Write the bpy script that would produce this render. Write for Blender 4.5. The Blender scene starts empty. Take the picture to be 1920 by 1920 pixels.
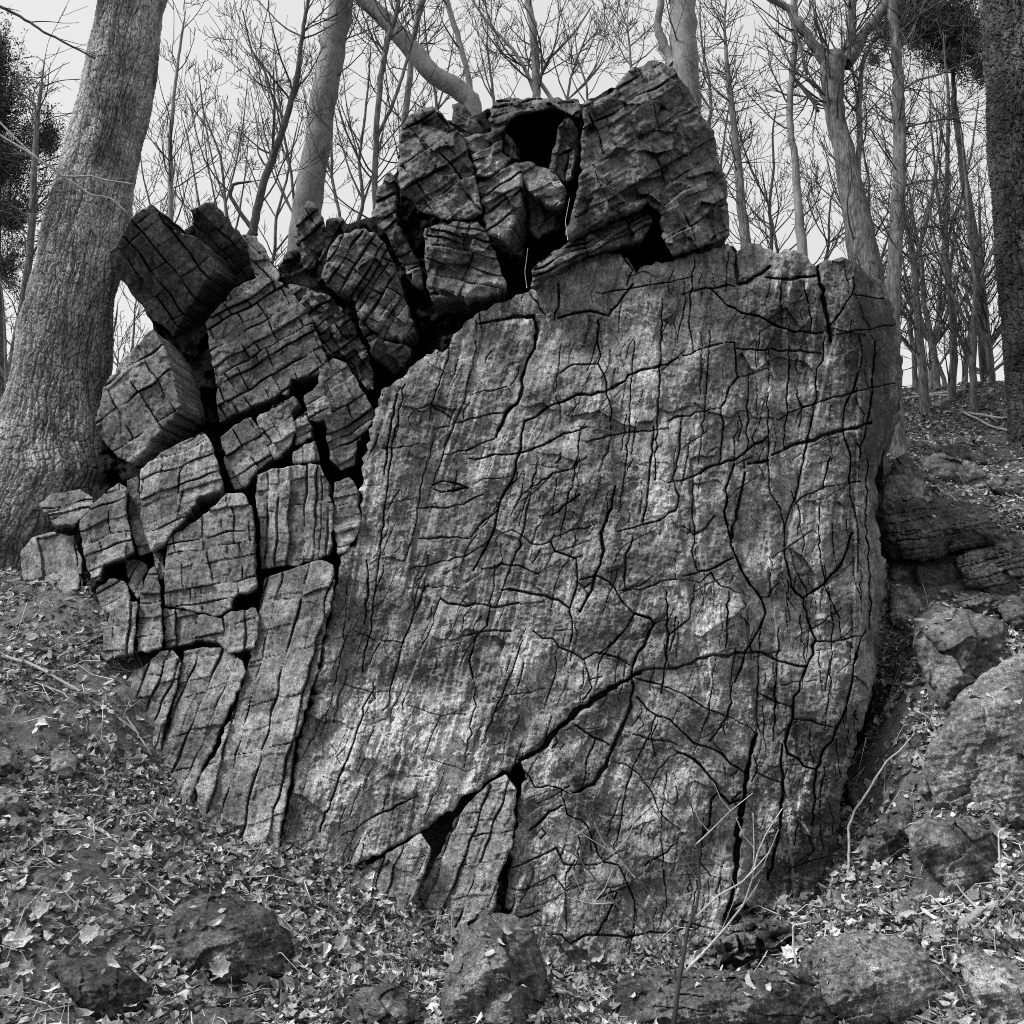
import bpy, math, random
import numpy as np
from mathutils import Vector
from mathutils.bvhtree import BVHTree

# ------------------------------------------------------------------ camera, sky, sun, exposure
SC = bpy.context.scene
COL = SC.collection
PITCH = math.radians(8.0)
FOV = math.radians(62.0)
F = 960.0 / math.tan(FOV / 2)
CAM = np.array([0.0, 0.0, 1.6])
cd = bpy.data.cameras.new('camera'); cam = bpy.data.objects.new('camera', cd); COL.objects.link(cam)
cam.location = CAM; cam.rotation_euler = (math.radians(90) + PITCH, 0, 0)
cd.sensor_width = 36; cd.angle = FOV; cd.clip_end = 1000; cd.clip_start = 0.05
SC.camera = cam

SUN_EL, SUN_AZ = math.radians(52), math.radians(-105)     # high, from the photographer's left
world = bpy.data.worlds.new('World'); SC.world = world; world.use_nodes = True
nt = world.node_tree; nt.nodes.clear()
sky = nt.nodes.new('ShaderNodeTexSky'); sky.sky_type = 'NISHITA'; sky.sun_disc = False
sky.sun_elevation = SUN_EL; sky.sun_rotation = SUN_AZ; sky.air_density = 1.0; sky.dust_density = 4.0
bw = nt.nodes.new('ShaderNodeRGBToBW'); mixs = nt.nodes.new('ShaderNodeMix'); mixs.data_type = 'RGBA'
mixs.inputs[0].default_value = 0.65; mixs.inputs[7].default_value = (6.2, 6.2, 6.2, 1)   # veil of overcast cloud
bg = nt.nodes.new('ShaderNodeBackground'); bg.inputs[1].default_value = 0.1
wo = nt.nodes.new('ShaderNodeOutputWorld')
nt.links.new(sky.outputs[0], bw.inputs[0]); nt.links.new(bw.outputs[0], mixs.inputs[6])
nt.links.new(mixs.outputs[2], bg.inputs[0]); nt.links.new(bg.outputs[0], wo.inputs[0])
sd = bpy.data.lights.new('sun', 'SUN'); sun = bpy.data.objects.new('sun', sd); COL.objects.link(sun)
sd.energy = 2.3; sd.angle = math.radians(10); sd.color = (1, 1, 1)
sdir = Vector((math.sin(SUN_AZ) * math.cos(SUN_EL), math.cos(SUN_AZ) * math.cos(SUN_EL), math.sin(SUN_EL)))
sun.rotation_euler = (-sdir).to_track_quat('-Z', 'Y').to_euler()
SC.view_settings.view_transform = 'Standard'; SC.view_settings.look = 'None'
SC.view_settings.exposure = 0.74; SC.view_settings.gamma = 1.0
SC.cycles.filter_width = 1.0; SC.cycles.use_denoising = False
SC.cycles.max_bounces = 5; SC.cycles.diffuse_bounces = 3

# ------------------------------------------------------------------ maths helpers
def ray(px, py):
    u = (px - 960.0) / F; v = (960.0 - py) / F
    return u, math.cos(PITCH) - v * math.sin(PITCH), math.sin(PITCH) + v * math.cos(PITCH)
def P(px, py, Y):
    """point at distance Y in front of the photographer seen at photo position px, py"""
    px = np.asarray(px, float); py = np.asarray(py, float)
    dx, dy, dz = ray(px, py); t = Y / dy
    return np.stack(np.broadcast_arrays(dx * t, Y + 0 * t, CAM[2] + dz * t), -1)
def proj(p):
    x, y, z = p[..., 0], p[..., 1], p[..., 2] - CAM[2]
    f = y * math.cos(PITCH) + z * math.sin(PITCH); u = z * math.cos(PITCH) - y * math.sin(PITCH)
    return 960 + F * x / f, 960 - F * u / f
def _h(ix, iy, seed):
    h = (ix.astype(np.int64) * 374761393 + iy.astype(np.int64) * 668265263 + seed * 1442695041) & 0xffffffff
    h = ((h ^ (h >> 13)) * 1274126177) & 0xffffffff
    h = ((h ^ (h >> 16)) * 2246822519) & 0xffffffff
    return ((h ^ (h >> 15)) & 0xffffff) / float(0x1000000)
def noise(x, y, seed=0):
    xi = np.floor(x); yi = np.floor(y); fx = x - xi; fy = y - yi
    sx = fx * fx * fx * (fx * (fx * 6 - 15) + 10); sy = fy * fy * fy * (fy * (fy * 6 - 15) + 10)
    def g(a, b):
        an = _h(xi + a, yi + b, seed) * 6.2831853
        return np.cos(an) * (fx - a) + np.sin(an) * (fy - b)
    n0 = g(0, 0) * (1 - sx) + g(1, 0) * sx; n1 = g(0, 1) * (1 - sx) + g(1, 1) * sx
    return (n0 * (1 - sy) + n1 * sy) * 1.5
def fbm(x, y, seed=0, oct=4, gain=.5):
    r = 0; a = 1
    for k in range(oct):
        r = r + a * noise(x * 2 ** k, y * 2 ** k, seed + k * 17); a *= gain
    return r
def voro(x, y, seed=0, jit=.9):
    xi = np.floor(x); yi = np.floor(y)
    f1 = np.full(x.shape, 9.); f2 = np.full(x.shape, 9.); cx = np.zeros(x.shape); cy = np.zeros(x.shape); rid = np.zeros(x.shape)
    for a in (-1, 0, 1):
        for b in (-1, 0, 1):
            r = _h(xi + a, yi + b, seed)
            qx = xi + a + .5 + jit * (r - .5); qy = yi + b + .5 + jit * (_h(xi + a, yi + b, seed + 7) - .5)
            d = np.hypot(qx - x, qy - y); m = d < f1
            f2 = np.where(m, f1, np.minimum(f2, d)); f1 = np.where(m, d, f1)
            cx = np.where(m, qx, cx); cy = np.where(m, qy, cy); rid = np.where(m, r, rid)
    return f1, f2, cx, cy, rid
def sstep(a, b, x):
    t = np.clip((x - a) / (b - a), 0, 1); return t * t * (3 - 2 * t)

# ------------------------------------------------------------------ mesh helpers
def mesh_np(name, V, quads=None, tris=None, attr=None, smooth=True):
    me = bpy.data.meshes.new(name)
    V = np.asarray(V, np.float32); me.vertices.add(len(V)); me.vertices.foreach_set('co', V.ravel())
    parts = []; tot = []
    for a, k in ((quads, 4), (tris, 3)):
        if a is not None and len(a):
            a = np.asarray(a, np.int32); parts.append(a.ravel()); tot.append(np.full(len(a), k, np.int32))
    li = np.concatenate(parts); lt = np.concatenate(tot); ls = np.concatenate([[0], np.cumsum(lt)[:-1]]).astype(np.int32)
    me.loops.add(len(li)); me.loops.foreach_set('vertex_index', li)
    me.polygons.add(len(lt)); me.polygons.foreach_set('loop_start', ls); me.polygons.foreach_set('loop_total', lt)
    me.polygons.foreach_set('use_smooth', np.full(len(lt), smooth))
    if attr is not None:
        at = me.attributes.new('tone', 'FLOAT', 'POINT'); at.data.foreach_set('value', np.asarray(attr, np.float32).ravel())
    me.update(calc_edges=True); me.validate()
    return me
def link(name, me, mat, parent=None):
    o = bpy.data.objects.new(name, me); COL.objects.link(o)
    if mat and not me.materials: me.materials.append(mat)
    if parent: o.parent = parent; o.matrix_parent_inverse = parent.matrix_world.inverted()
    return o
def tag(o, label=None, cat=None, group=None, kind=None):
    if label: o['label'] = label
    if cat: o['category'] = cat
    if group: o['group'] = group
    if kind: o['kind'] = kind
    return o
def empty(name, loc):
    o = bpy.data.objects.new(name, None); o.location = [float(c) for c in loc]; o.empty_display_size = .1; COL.objects.link(o)
    bpy.context.view_layer.update()
    return o
def recentre(o):
    """move a mesh object's origin to its own base"""
    me = o.data; n = len(me.vertices); co = np.empty(n * 3, np.float32); me.vertices.foreach_get('co', co); co = co.reshape(-1, 3)
    c = co.mean(0); c[2] = co[:, 2].min(); me.vertices.foreach_set('co', (co - c).ravel()); o.location = [float(v) for v in c]; me.update()

class Tubes:
    def __init__(s): s.V = []; s.Q = []; s.T = []; s.A = []; s.n = 0
    def tube(s, pts, rad, sides=5, tone=1.0):
        pts = np.asarray(pts, float); n = len(pts); rad = np.broadcast_to(np.asarray(rad, float), (n,))
        t = np.gradient(pts, axis=0); t /= np.linalg.norm(t, axis=1)[:, None] + 1e-9
        ref = np.array([.31, .95, .05]) if abs(t[:, 2]).mean() > .5 else np.array([.05, .1, 1.])
        u = np.cross(t, ref); u /= np.linalg.norm(u, axis=1)[:, None] + 1e-9; v = np.cross(t, u)
        an = np.arange(sides) * 2 * math.pi / sides
        ring = pts[:, None] + rad[:, None, None] * (np.cos(an)[None, :, None] * u[:, None] + np.sin(an)[None, :, None] * v[:, None])
        b = s.n; s.V.append(ring.reshape(-1, 3)); s.A.append(np.full(n * sides, tone)); s.n += n * sides
        i = np.arange(n - 1)[:, None] * sides; j = np.arange(sides)[None]; jn = (j + 1) % sides
        s.Q.append((b + np.stack([i + j, i + jn, i + sides + jn, i + sides + j], -1)).reshape(-1, 4))
        for e in (0, (n - 1) * sides):
            k = np.arange(1, sides - 1); s.T.append(b + e + np.stack([0 * k, k, k + 1], -1))
    def add(s, V, tris, tone):
        s.V.append(V); s.A.append(np.full(len(V), tone)); s.T.append(np.asarray(tris) + s.n); s.n += len(V)
    def build(s, name, mat, parent=None, smooth=True):
        me = mesh_np(name, np.concatenate(s.V), np.concatenate(s.Q) if s.Q else None, np.concatenate(s.T) if s.T else None, np.concatenate(s.A), smooth)
        return link(name, me, mat, parent)

# ------------------------------------------------------------------ materials (a black and white photograph: greys only)
def new_mat(name):
    m = bpy.data.materials.new(name); m.use_nodes = True; n = m.node_tree; n.nodes.clear()
    out = n.nodes.new('ShaderNodeOutputMaterial'); b = n.nodes.new('ShaderNodeBsdfPrincipled')
    n.links.new(b.outputs[0], out.inputs[0]); return m, n, b
def N(n, t, **kw):
    x = n.nodes.new(t)
    for k, v in kw.items():
        if isinstance(k, str) and hasattr(x, k): setattr(x, k, v)
    return x
def math_n(n, op, a, b=None, clamp=False):
    x = n.nodes.new('ShaderNodeMath'); x.operation = op; x.use_clamp = clamp
    for i, v in enumerate((a, b)):
        if v is None: continue
        if isinstance(v, (int, float)): x.inputs[i].default_value = v
        else: n.links.new(v, x.inputs[i])
    return x.outputs[0]
def tex(n, vec, scale, detail=3, rough=.6, kind='noise'):
    if kind == 'noise':
        t = n.nodes.new('ShaderNodeTexNoise'); t.inputs['Scale'].default_value = scale; t.inputs['Detail'].default_value = detail; t.inputs['Roughness'].default_value = rough
        n.links.new(vec, t.inputs['Vector']); return t.outputs[0]
    t = n.nodes.new('ShaderNodeTexVoronoi'); t.inputs['Scale'].default_value = scale; n.links.new(vec, t.inputs['Vector']); return t.outputs[0]
def ramp(n, v, lo, hi, a, b):
    m = n.nodes.new('ShaderNodeMapRange'); m.inputs[1].default_value = lo; m.inputs[2].default_value = hi; m.inputs[3].default_value = a; m.inputs[4].default_value = b
    n.links.new(v, m.inputs[0]); return m.outputs[0]
def rock_mat(name, base, lichen=.5, bump=.6, rough=.88, stretch=None, dark=.55):
    m, n, b = new_mat(name); tc = n.nodes.new('ShaderNodeTexCoord').outputs['Object']
    at = n.nodes.new('ShaderNodeAttribute'); at.attribute_name = 'tone'; tone = at.outputs['Fac']
    mp = n.nodes.new('ShaderNodeMapping'); n.links.new(tc, mp.inputs[0]); mp.inputs['Scale'].default_value = stretch or (1, 1, .7)
    big = ramp(n, tex(n, tc, 3.2, 5, .65), .38, .62, dark, 1.35)
    mid = ramp(n, tex(n, mp.outputs[0], 26, 4, .7), .36, .64, .62, 1.38)
    fin = ramp(n, tex(n, tc, 170, 3, .75), .37, .63, .35, 1.65)
    c = math_n(n, 'MULTIPLY', math_n(n, 'MULTIPLY', big, mid), math_n(n, 'MULTIPLY', fin, tone))
    c = math_n(n, 'MULTIPLY', c, base)
    li = ramp(n, tex(n, tc, 38, 4, .7), .635, .69, 0, lichen); lm = ramp(n, tex(n, tc, 2.4, 2, .5), .45, .62, .1, 1)
    c = math_n(n, 'ADD', c, math_n(n, 'MULTIPLY', math_n(n, 'MULTIPLY', li, lm), base * 2.0))
    c = math_n(n, 'MINIMUM', c, .62)
    cmb = n.nodes.new('ShaderNodeCombineColor'); [n.links.new(c, cmb.inputs[i]) for i in range(3)]
    n.links.new(cmb.outputs[0], b.inputs['Base Color']); b.inputs['Roughness'].default_value = rough
    b.inputs['Specular IOR Level'].default_value = .25
    hh = math_n(n, 'ADD', math_n(n, 'MULTIPLY', tex(n, tc, 190, 3, .7), .35), math_n(n, 'MULTIPLY', tex(n, mp.outputs[0], 55, 5, .7), 1.0))
    bp = n.nodes.new('ShaderNodeBump'); bp.inputs['Strength'].default_value = bump; bp.inputs['Distance'].default_value = .012
    n.links.new(hh, bp.inputs['Height']); n.links.new(bp.outputs[0], b.inputs['Normal'])
    return m
def bark_mat(name, base, scale=40, stretch=.25, bump=.5, contrast=.5):
    m, n, b = new_mat(name); tc = n.nodes.new('ShaderNodeTexCoord').outputs['Object']
    at = n.nodes.new('ShaderNodeAttribute'); at.attribute_name = 'tone'
    mp = n.nodes.new('ShaderNodeMapping'); n.links.new(tc, mp.inputs[0]); mp.inputs['Scale'].default_value = (1, 1, stretch)
    t1 = tex(n, mp.outputs[0], scale, 4, .7); t2 = tex(n, tc, 4, 4, .6)
    c = math_n(n, 'MULTIPLY', ramp(n, t1, .35, .65, 1 - contrast, 1 + contrast), ramp(n, t2, .35, .65, .72, 1.25))
    c = math_n(n, 'MULTIPLY', math_n(n, 'MULTIPLY', c, at.outputs['Fac']), base)
    cmb = n.nodes.new('ShaderNodeCombineColor'); [n.links.new(c, cmb.inputs[i]) for i in range(3)]
    n.links.new(cmb.outputs[0], b.inputs['Base Color']); b.inputs['Roughness'].default_value = .9; b.inputs['Specular IOR Level'].default_value = .2
    bp = n.nodes.new('ShaderNodeBump'); bp.inputs['Strength'].default_value = bump; bp.inputs['Distance'].default_value = .025
    n.links.new(t1, bp.inputs['Height']); n.links.new(bp.outputs[0], b.inputs['Normal'])
    return m
M_ROCK = rock_mat('grey_rock', .20, .7, 1.0)
M_ROCK2 = rock_mat('dark_rock', .12, .35, .8)
M_MOSS = rock_mat('mossy_boulder', .20, .35, 1.0, dark=.4, stretch=(1, 1, 1))
M_EARTH = rock_mat('dark_earth', .10, .1, 1.0, stretch=(1, 1, 1))
M_GAPSHADE = rock_mat('painted_gap_shade', .022, .1, 1.0); M_GAPSHADE.node_tree.nodes['Principled BSDF'].inputs['Specular IOR Level'].default_value = 0  # near-black and without gloss: the deep shade of the gaps, put into the colour
M_BARK = bark_mat('plated_bark', .31, 60, .4, .6, .4)
M_BARKD = bark_mat('dark_bark', .09, 50, .3, .6, .5)
M_BEECH = bark_mat('smooth_bark', .24, 40, .5, .3, .28)
M_BARKM = bark_mat('rough_bark', .16, 45, .18, 1.0, .6)
M_TWIG = bark_mat('twig_bark', .07, 20, 1, .1, .2)
M_NEEDLE = bark_mat('needles', .045, 20, 1, 0, .5)
M_LEAF = bark_mat('dead_leaves', .30, 90, 1, .3, .35)
M_STICK = bark_mat('stick_bark', .38, 60, 1, .3, .3)

# ------------------------------------------------------------------ the ground: one sheet, a hillside
GP = []
for px, py, Y in [(0, 1920, 3.1), (480, 1920, 3.2), (960, 1920, 3.3), (1440, 1920, 3.3), (1920, 1920, 3.1),
                  (0, 1600, 3.9), (300, 1600, 4.15), (550, 1625, 4.38), (700, 1722, 4.2), (850, 1775, 4.15), (1000, 1835, 4.1), (1200, 1865, 4.05), (1310, 1850, 4.05),
                  (1400, 1775, 4.2), (1550, 1735, 4.4), (1700, 1690, 4.15), (1920, 1700, 3.8), (0, 1300, 5.0), (200, 1290, 5.1), (300, 1445, 4.85),
                  (400, 1545, 4.6), (0, 1110, 6.1), (140, 1120, 5.9), (0, 950, 7.0), (1600, 1550, 4.9), (1640, 1400, 5.7), (1662, 1250, 6.1), (1690, 1300, 5.15),
                  (1900, 1400, 4.8), (1695, 1150, 5.7), (1920, 1150, 6.0), (1700, 960, 7.2), (1920, 950, 7.2), (1700, 830, 8.7), (1920, 825, 8.8),
                  (1700, 735, 10.6), (1920, 728, 11.2)]:
    GP.append(P(px, py, Y))
GP += [np.array(p, float) for p in [(0, 7.2, 2.9), (-1.7, 7.2, 2.5), (1.6, 7.2, 3.3), (0, 9.5, 3.8), (-3, 9.5, 3.0), (0, 0, 0), (-2.5, 0, .35), (2.5, 0, .3), (0, -4, -.5),
       (4.5, 14, 5.2), (9, 12, 5.3), (-6, 8, 2.4), (-6, 4, 1.6), (7, 6, 3.3), (7, 3, 1.9), (-6, 13, 3.0), (0, 14, 4.3), (7, 9, 4.7), (12, 14, 5.5), (-12, 6, 2.2), (12, 2, 2.5), (-12, 14, 3)]]
GP = np.array(GP)
def _tps(r2): return np.where(r2 > 1e-12, .5 * r2 * np.log(r2 + 1e-12), 0)
_n = len(GP); _A = np.zeros((_n + 3, _n + 3)); _d2 = ((GP[:, None, :2] - GP[None, :, :2]) ** 2).sum(-1)
_A[:_n, :_n] = _tps(_d2) + np.eye(_n) * .02; _A[:_n, _n] = 1; _A[:_n, _n + 1:] = GP[:, :2]; _A[_n:, :_n] = _A[:_n, _n:].T
_W = np.linalg.solve(_A, np.concatenate([GP[:, 2], np.zeros(3)]))
def gz(x, y, detail=True):
    x = np.asarray(x, float); y = np.asarray(y, float)
    xc = np.clip(x, -12, 12); yc = np.clip(y, -4, 14)
    z = _W[_n] + _W[_n + 1] * xc + _W[_n + 2] * yc
    for i in range(_n): z = z + _W[i] * _tps((xc - GP[i, 0]) ** 2 + (yc - GP[i, 1]) ** 2)
    z = np.clip(z, -1.5, 5.6)
    far = np.maximum(np.abs(x) - 12, 0) + np.maximum(y - 14, 0) + np.maximum(-4 - y, 0)
    z = z - .02 * np.minimum(far, 100)
    z = z + .10 * noise(x * .8, y * .8, 5) * sstep(1, 3, y)
    if detail: z = z + .05 * noise(x * 2.4, y * 2.4, 6) + .022 * noise(x * 7, y * 7, 7) + .012 * noise(x * 19, y * 19, 8)
    return z
_YS = np.linspace(1.8, 16, 500)
def gY(px, py):
    """distance at which the line of sight through px, py meets the hillside"""
    p = P(np.full(500, px), np.full(500, py), _YS); g = gz(p[:, 0], p[:, 1], False); b = np.nonzero(p[:, 2] < g)[0]
    return _YS[b[0]] if len(b) else 12.
def axis(segs):
    a = [np.arange(lo, hi, st) for lo, hi, st in segs]; return np.concatenate(a + [[segs[-1][1]]])
gx = axis([(-300, -60, 40), (-60, -14, 4), (-14, -5, .25), (-5, 6.5, .028), (6.5, 14, .25), (14, 60, 4), (60, 300, 40)])
gy = axis([(-120, -20, 25), (-20, 1.5, 1.), (1.5, 7.5, .026), (7.5, 12.5, .06), (12.5, 30, .8), (30, 400, 30)])
GX, GY = np.meshgrid(gx, gy); GZ = gz(GX, GY)
V = np.stack([GX, GY, GZ], -1).reshape(-1, 3); w_ = len(gx); i_ = (np.arange(len(gy) - 1)[:, None] * w_ + np.arange(w_ - 1)[None]).reshape(-1)
Q = np.stack([i_, i_ + 1, i_ + w_ + 1, i_ + w_], -1)
tag(link('ground', mesh_np('ground', V, Q, attr=np.ones(len(V))), M_EARTH), kind='structure')

# ------------------------------------------------------------------ rocks
def roughen(poly, amp, rng, step=9.):
    """subdivide a closed outline and push its points about"""
    p = np.array(poly, float); out = []
    for i in range(len(p)):
        a, b = p[i], p[(i + 1) % len(p)]; L = np.hypot(*(b - a)); n = max(1, int(L / step)); nrm = np.array([-(b - a)[1], (b - a)[0]]) / (L + 1e-6)
        for k in range(n):
            t = k / n; j = rng.normal(0, amp * (.45 if k == 0 else 1) * min(1, L / 40)); out.append(a + (b - a) * t + nrm * j)
    return np.array(out)
def wobble(pts, rng, amp=1.6, step=11.):
    p = np.array(pts, float); out = []
    for i in range(len(p) - 1):
        a, b = p[i], p[i + 1]; L = np.hypot(*(b - a)); n = max(1, int(L / step)); nrm = np.array([-(b - a)[1], (b - a)[0]]) / (L + 1e-6)
        for k in range(n): out.append(a + (b - a) * k / n + nrm * (rng.normal(0, amp) if k else 0))
    out.append(p[-1]); return np.array(out)
def grid_cracks(bb, ang, sp, w, prob, rng, bend=0.):
    x0, y0, x1, y1 = bb; c = np.array([(x0 + x1) / 2, (y0 + y1) / 2]); R = math.hypot(x1 - x0, y1 - y0) / 2
    a = math.radians(ang); d = np.array([math.cos(a), -math.sin(a)]); nn = np.array([d[1], -d[0]]); out = []
    o = -R + rng.uniform(0, sp)
    while o < R:
        t = -R
        while t < R:
            L = rng.uniform(1.2, 5) * sp * 1.3
            if rng.random() < prob:
                off = o + rng.normal(0, sp * .10); n = 4; tt = np.linspace(t, min(t + L, R), n)
                pts = [c + d * q + nn * (off + bend * q * q / R + rng.normal(0, sp * .05)) for q in tt]; out.append((pts, w * rng.uniform(.55, 1.25)))
            t += L
        o += sp * rng.uniform(.55, 1.5)
    return out
RockV = []; RockF = []; _roff = 0
OUTLINES = []
def sheet(name, label, cat, poly, Y0, a=0., b=0., ext=(0, 0), thick=.5, shrink=.12, s=2.0, rough=2.2, rnd=(9, .05), dome=0., fb=(.03, .012, .005),
          facet=(70, .05), streak=(80, .006), grids=(), cracks=(), tone=1., blobs=(), mat=None, seed=1, group=None, cdepth=.045, rings=None, collide=False, fn=None, speck=.5, gap=0., ribs=False, planes=0., bricks=None, bstep=.02, dome_r=None, orig=None):
    rng = np.random.default_rng(seed); global _roff
    poly0 = np.array(poly, float); cc = poly0.mean(0); dv = poly0 - cc; poly0 = poly0 - dv / (np.linalg.norm(dv, axis=1)[:, None] + 1e-6) * gap; poly = roughen(poly0, rough, rng)
    c0 = poly0.mean(0) if orig is None else np.array(orig, float)
    x0, y0 = poly.min(0) - 2 * s; x1, y1 = poly.max(0) + 2 * s
    xs = np.arange(x0, x1, s); ys = np.arange(y0, y1, s); PX, PY = np.meshgrid(xs, ys); H, W = PX.shape
    ins = np.zeros((H, W), bool); n = len(poly)
    for i in range(n):
        ax, ay = poly[i]; bx, by = poly[(i + 1) % n]
        if ay == by: continue
        r0 = max(0, int((min(ay, by) - y0) / s)); r1 = min(H, int((max(ay, by) - y0) / s) + 2)
        yy = PY[r0:r1]; m = ((ay > yy) != (by > yy)) & (PX[r0:r1] < (bx - ax) * (yy - ay) / (by - ay) + ax); ins[r0:r1] ^= m
    def field(segs, R):
        D = np.full((H, W), 1e3)
        for (p, q) in segs:
            c_0 = max(0, int((min(p[0], q[0]) - R - x0) / s)); c_1 = min(W, int((max(p[0], q[0]) + R - x0) / s) + 2)
            r_0 = max(0, int((min(p[1], q[1]) - R - y0) / s)); r_1 = min(H, int((max(p[1], q[1]) + R - y0) / s) + 2)
            if c_0 >= c_1 or r_0 >= r_1: continue
            X = PX[r_0:r_1, c_0:c_1] - p[0]; Yy = PY[r_0:r_1, c_0:c_1] - p[1]; dx, dy = q[0] - p[0], q[1] - p[1]
            t = np.clip((X * dx + Yy * dy) / (dx * dx + dy * dy + 1e-9), 0, 1)
            D[r_0:r_1, c_0:c_1] = np.minimum(D[r_0:r_1, c_0:c_1], np.hypot(X - t * dx, Yy - t * dy))
        return D
    R = dome_r or max(rnd[0] * 1.6, 12)
    if dome and not dome_r: R = min(np.ptp(poly[:, 0]), np.ptp(poly[:, 1])) * .34
    D = field([(poly[i], poly[(i + 1) % n]) for i in range(n)], R); D = np.minimum(D, R)
    h = np.zeros((H, W))
    nz1 = noise(PX / 30, PY / 30, seed + 3)
    rr = rnd[0] * (1 + .5 * nz1); t = np.clip(1 - D / rr, 0, 1); h -= rnd[1] * (1 - np.sqrt(1 - t * t))
    if dome: t = np.clip(1 - D / R, 0, 1); h += dome * (np.sqrt(np.clip(1 - t ** 1.8, 0, 1)) - 1)
    h += fb[0] * noise(PX / 120, PY / 120, seed) + fb[1] * fbm(PX / 42, PY / 42, seed + 1, 3) + fb[2] * fbm(PX / 11, PY / 11, seed + 2, 3, .6)
    if facet[1]:
        wx = PX + 14 * noise(PX / 40, PY / 40, seed + 11); wy = PY + 14 * noise(PX / 40, PY / 40, seed + 12); fs = facet[0]
        f1, f2, qx, qy, rid = voro(wx / fs, wy / fs, seed + 5)
        gxr = _h(np.round(qx * 50), np.round(qy * 50), seed + 8) - .5; gyr = _h(np.round(qx * 50), np.round(qy * 50), seed + 9) - .5
        h += facet[1] * 1.2 * (gxr * (wx / fs - qx) + gyr * (wy / fs - qy)) + facet[1] * .25 * (rid - .5)
    sa = math.radians(streak[0]); su = PX * math.cos(sa) - PY * math.sin(sa); sv = PX * math.sin(sa) + PY * math.cos(sa)
    st = fbm(su / 110, sv / 9, seed + 21, 3, .6); h += streak[1] * st
    allc = list(cracks); wq = 5 * noise(PX / 45, PY / 45, seed + 90); wr = 5 * noise(PX / 45, PY / 45, seed + 91)
    if bricks:
        (a1, s1, w1), (a2, s2, w2) = bricks; r1 = np.random.default_rng(seed + 3)
        u1 = -(PX - c0[0]) * math.sin(math.radians(a1)) - (PY - c0[1]) * math.cos(math.radians(a1)) + wq
        u2 = -(PX - c0[0]) * math.sin(math.radians(a2)) - (PY - c0[1]) * math.cos(math.radians(a2)) + wr
        cuts = np.cumsum(r1.uniform(.55, 1.6, 60) * s1) - 30 * s1; b1 = np.searchsorted(cuts, u1); d1 = np.minimum(np.abs(u1 - cuts[np.clip(b1, 0, 59)]), np.abs(u1 - cuts[np.clip(b1 - 1, 0, 59)]))
        c2 = np.cumsum(r1.uniform(.5, 1.7, 60) * s2) - 30 * s2; u2s = u2 + s2 * .9 * _h(b1 // 2, b1 * 0, seed + 5) ; b2 = np.searchsorted(c2, u2s); d2 = np.minimum(np.abs(u2s - c2[np.clip(b2, 0, 59)]), np.abs(u2s - c2[np.clip(b2 - 1, 0, 59)]))
        cid = _h(b1, b2, seed + 6); band = _h(b1, b1 * 0, seed + 7)
        h += bstep * (1.0 * (cid - .5) + 1.2 * (band - .5)); h += bstep * .02 * (_h(b1, b2, seed + 8) - .5) * (u1 % s1) + bstep * .015 * (_h(b1, b2, seed + 9) - .5) * (u2 % s2)
        q1 = r1.uniform(.15, 1.35, 60) * (.45 + .75 * abs(math.sin(math.radians(a1)))); q2 = r1.uniform(.1, 1.2, 60) * (.45 + .75 * abs(math.sin(math.radians(a2))))
        n1 = np.where(np.abs(u1 - cuts[np.clip(b1, 0, 59)]) < np.abs(u1 - cuts[np.clip(b1 - 1, 0, 59)]), b1, b1 - 1); n2 = np.where(np.abs(u2s - c2[np.clip(b2, 0, 59)]) < np.abs(u2s - c2[np.clip(b2 - 1, 0, 59)]), b2, b2 - 1)
        v1 = np.clip(.6 + 1.1 * noise(PX / 50, PY / 50, seed + 92), .12, 1.5) * q1[np.clip(n1, 0, 59)]; v2 = np.clip(.35 + 1.3 * noise(PX / 40, PY / 40, seed + 93), .0, 1.4) * q2[np.clip(n2, 0, 59)]
        k1 = w1 * .45 * v1 + .3 * s; k2 = w2 * .45 * v2 + .25 * s
        h -= cdepth * 1.6 * (1 - sstep(k1 * .4, k1 * 1.3, d1)) * np.clip(v1 * 1.5, 0, 1) + cdepth * 1.2 * (1 - sstep(k2 * .4, k2 * 1.3, d2)) * np.clip(v2 * 1.8, 0, 1)
        bt = .35 * (cid - .5) + .2 * (band - .5)
    else: bt = 0
    for g in grids: allc += grid_cracks((x0, y0, x1, y1), g[0], g[1], g[2], g[3], rng, g[4] if len(g) > 4 else 0.)
    for ck in allc:
        pts, w = ck[0], ck[1]; dep = ck[2] if len(ck) > 2 else cdepth * min(1.6, w / 5.)
        wp = wobble(pts, rng, 1.7, 12.); dd_ = np.abs(wp[-1] - wp[0]); dep *= 1 + 1.3 * dd_[1] / (dd_.sum() + 1e-6); vq = 1. if w > 9 else rng.choice([.35, .6, .85, 1.15], p=[.3, .3, .25, .15]); dep *= .55 + .45 * vq; hw = w * .27 * vq + .27 * s
        Rw = hw * 3 + 3; xx = wp[:, 0]; yy = wp[:, 1]
        c_0 = max(0, int((xx.min() - Rw - x0) / s)); c_1 = min(W, int((xx.max() + Rw - x0) / s) + 2); r_0 = max(0, int((yy.min() - Rw - y0) / s)); r_1 = min(H, int((yy.max() + Rw - y0) / s) + 2)
        if c_0 >= c_1 or r_0 >= r_1: continue
        DX = PX[r_0:r_1, c_0:c_1]; DY = PY[r_0:r_1, c_0:c_1]; d = np.full(DX.shape, 1e3)
        nseg = len(wp) - 1
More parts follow.
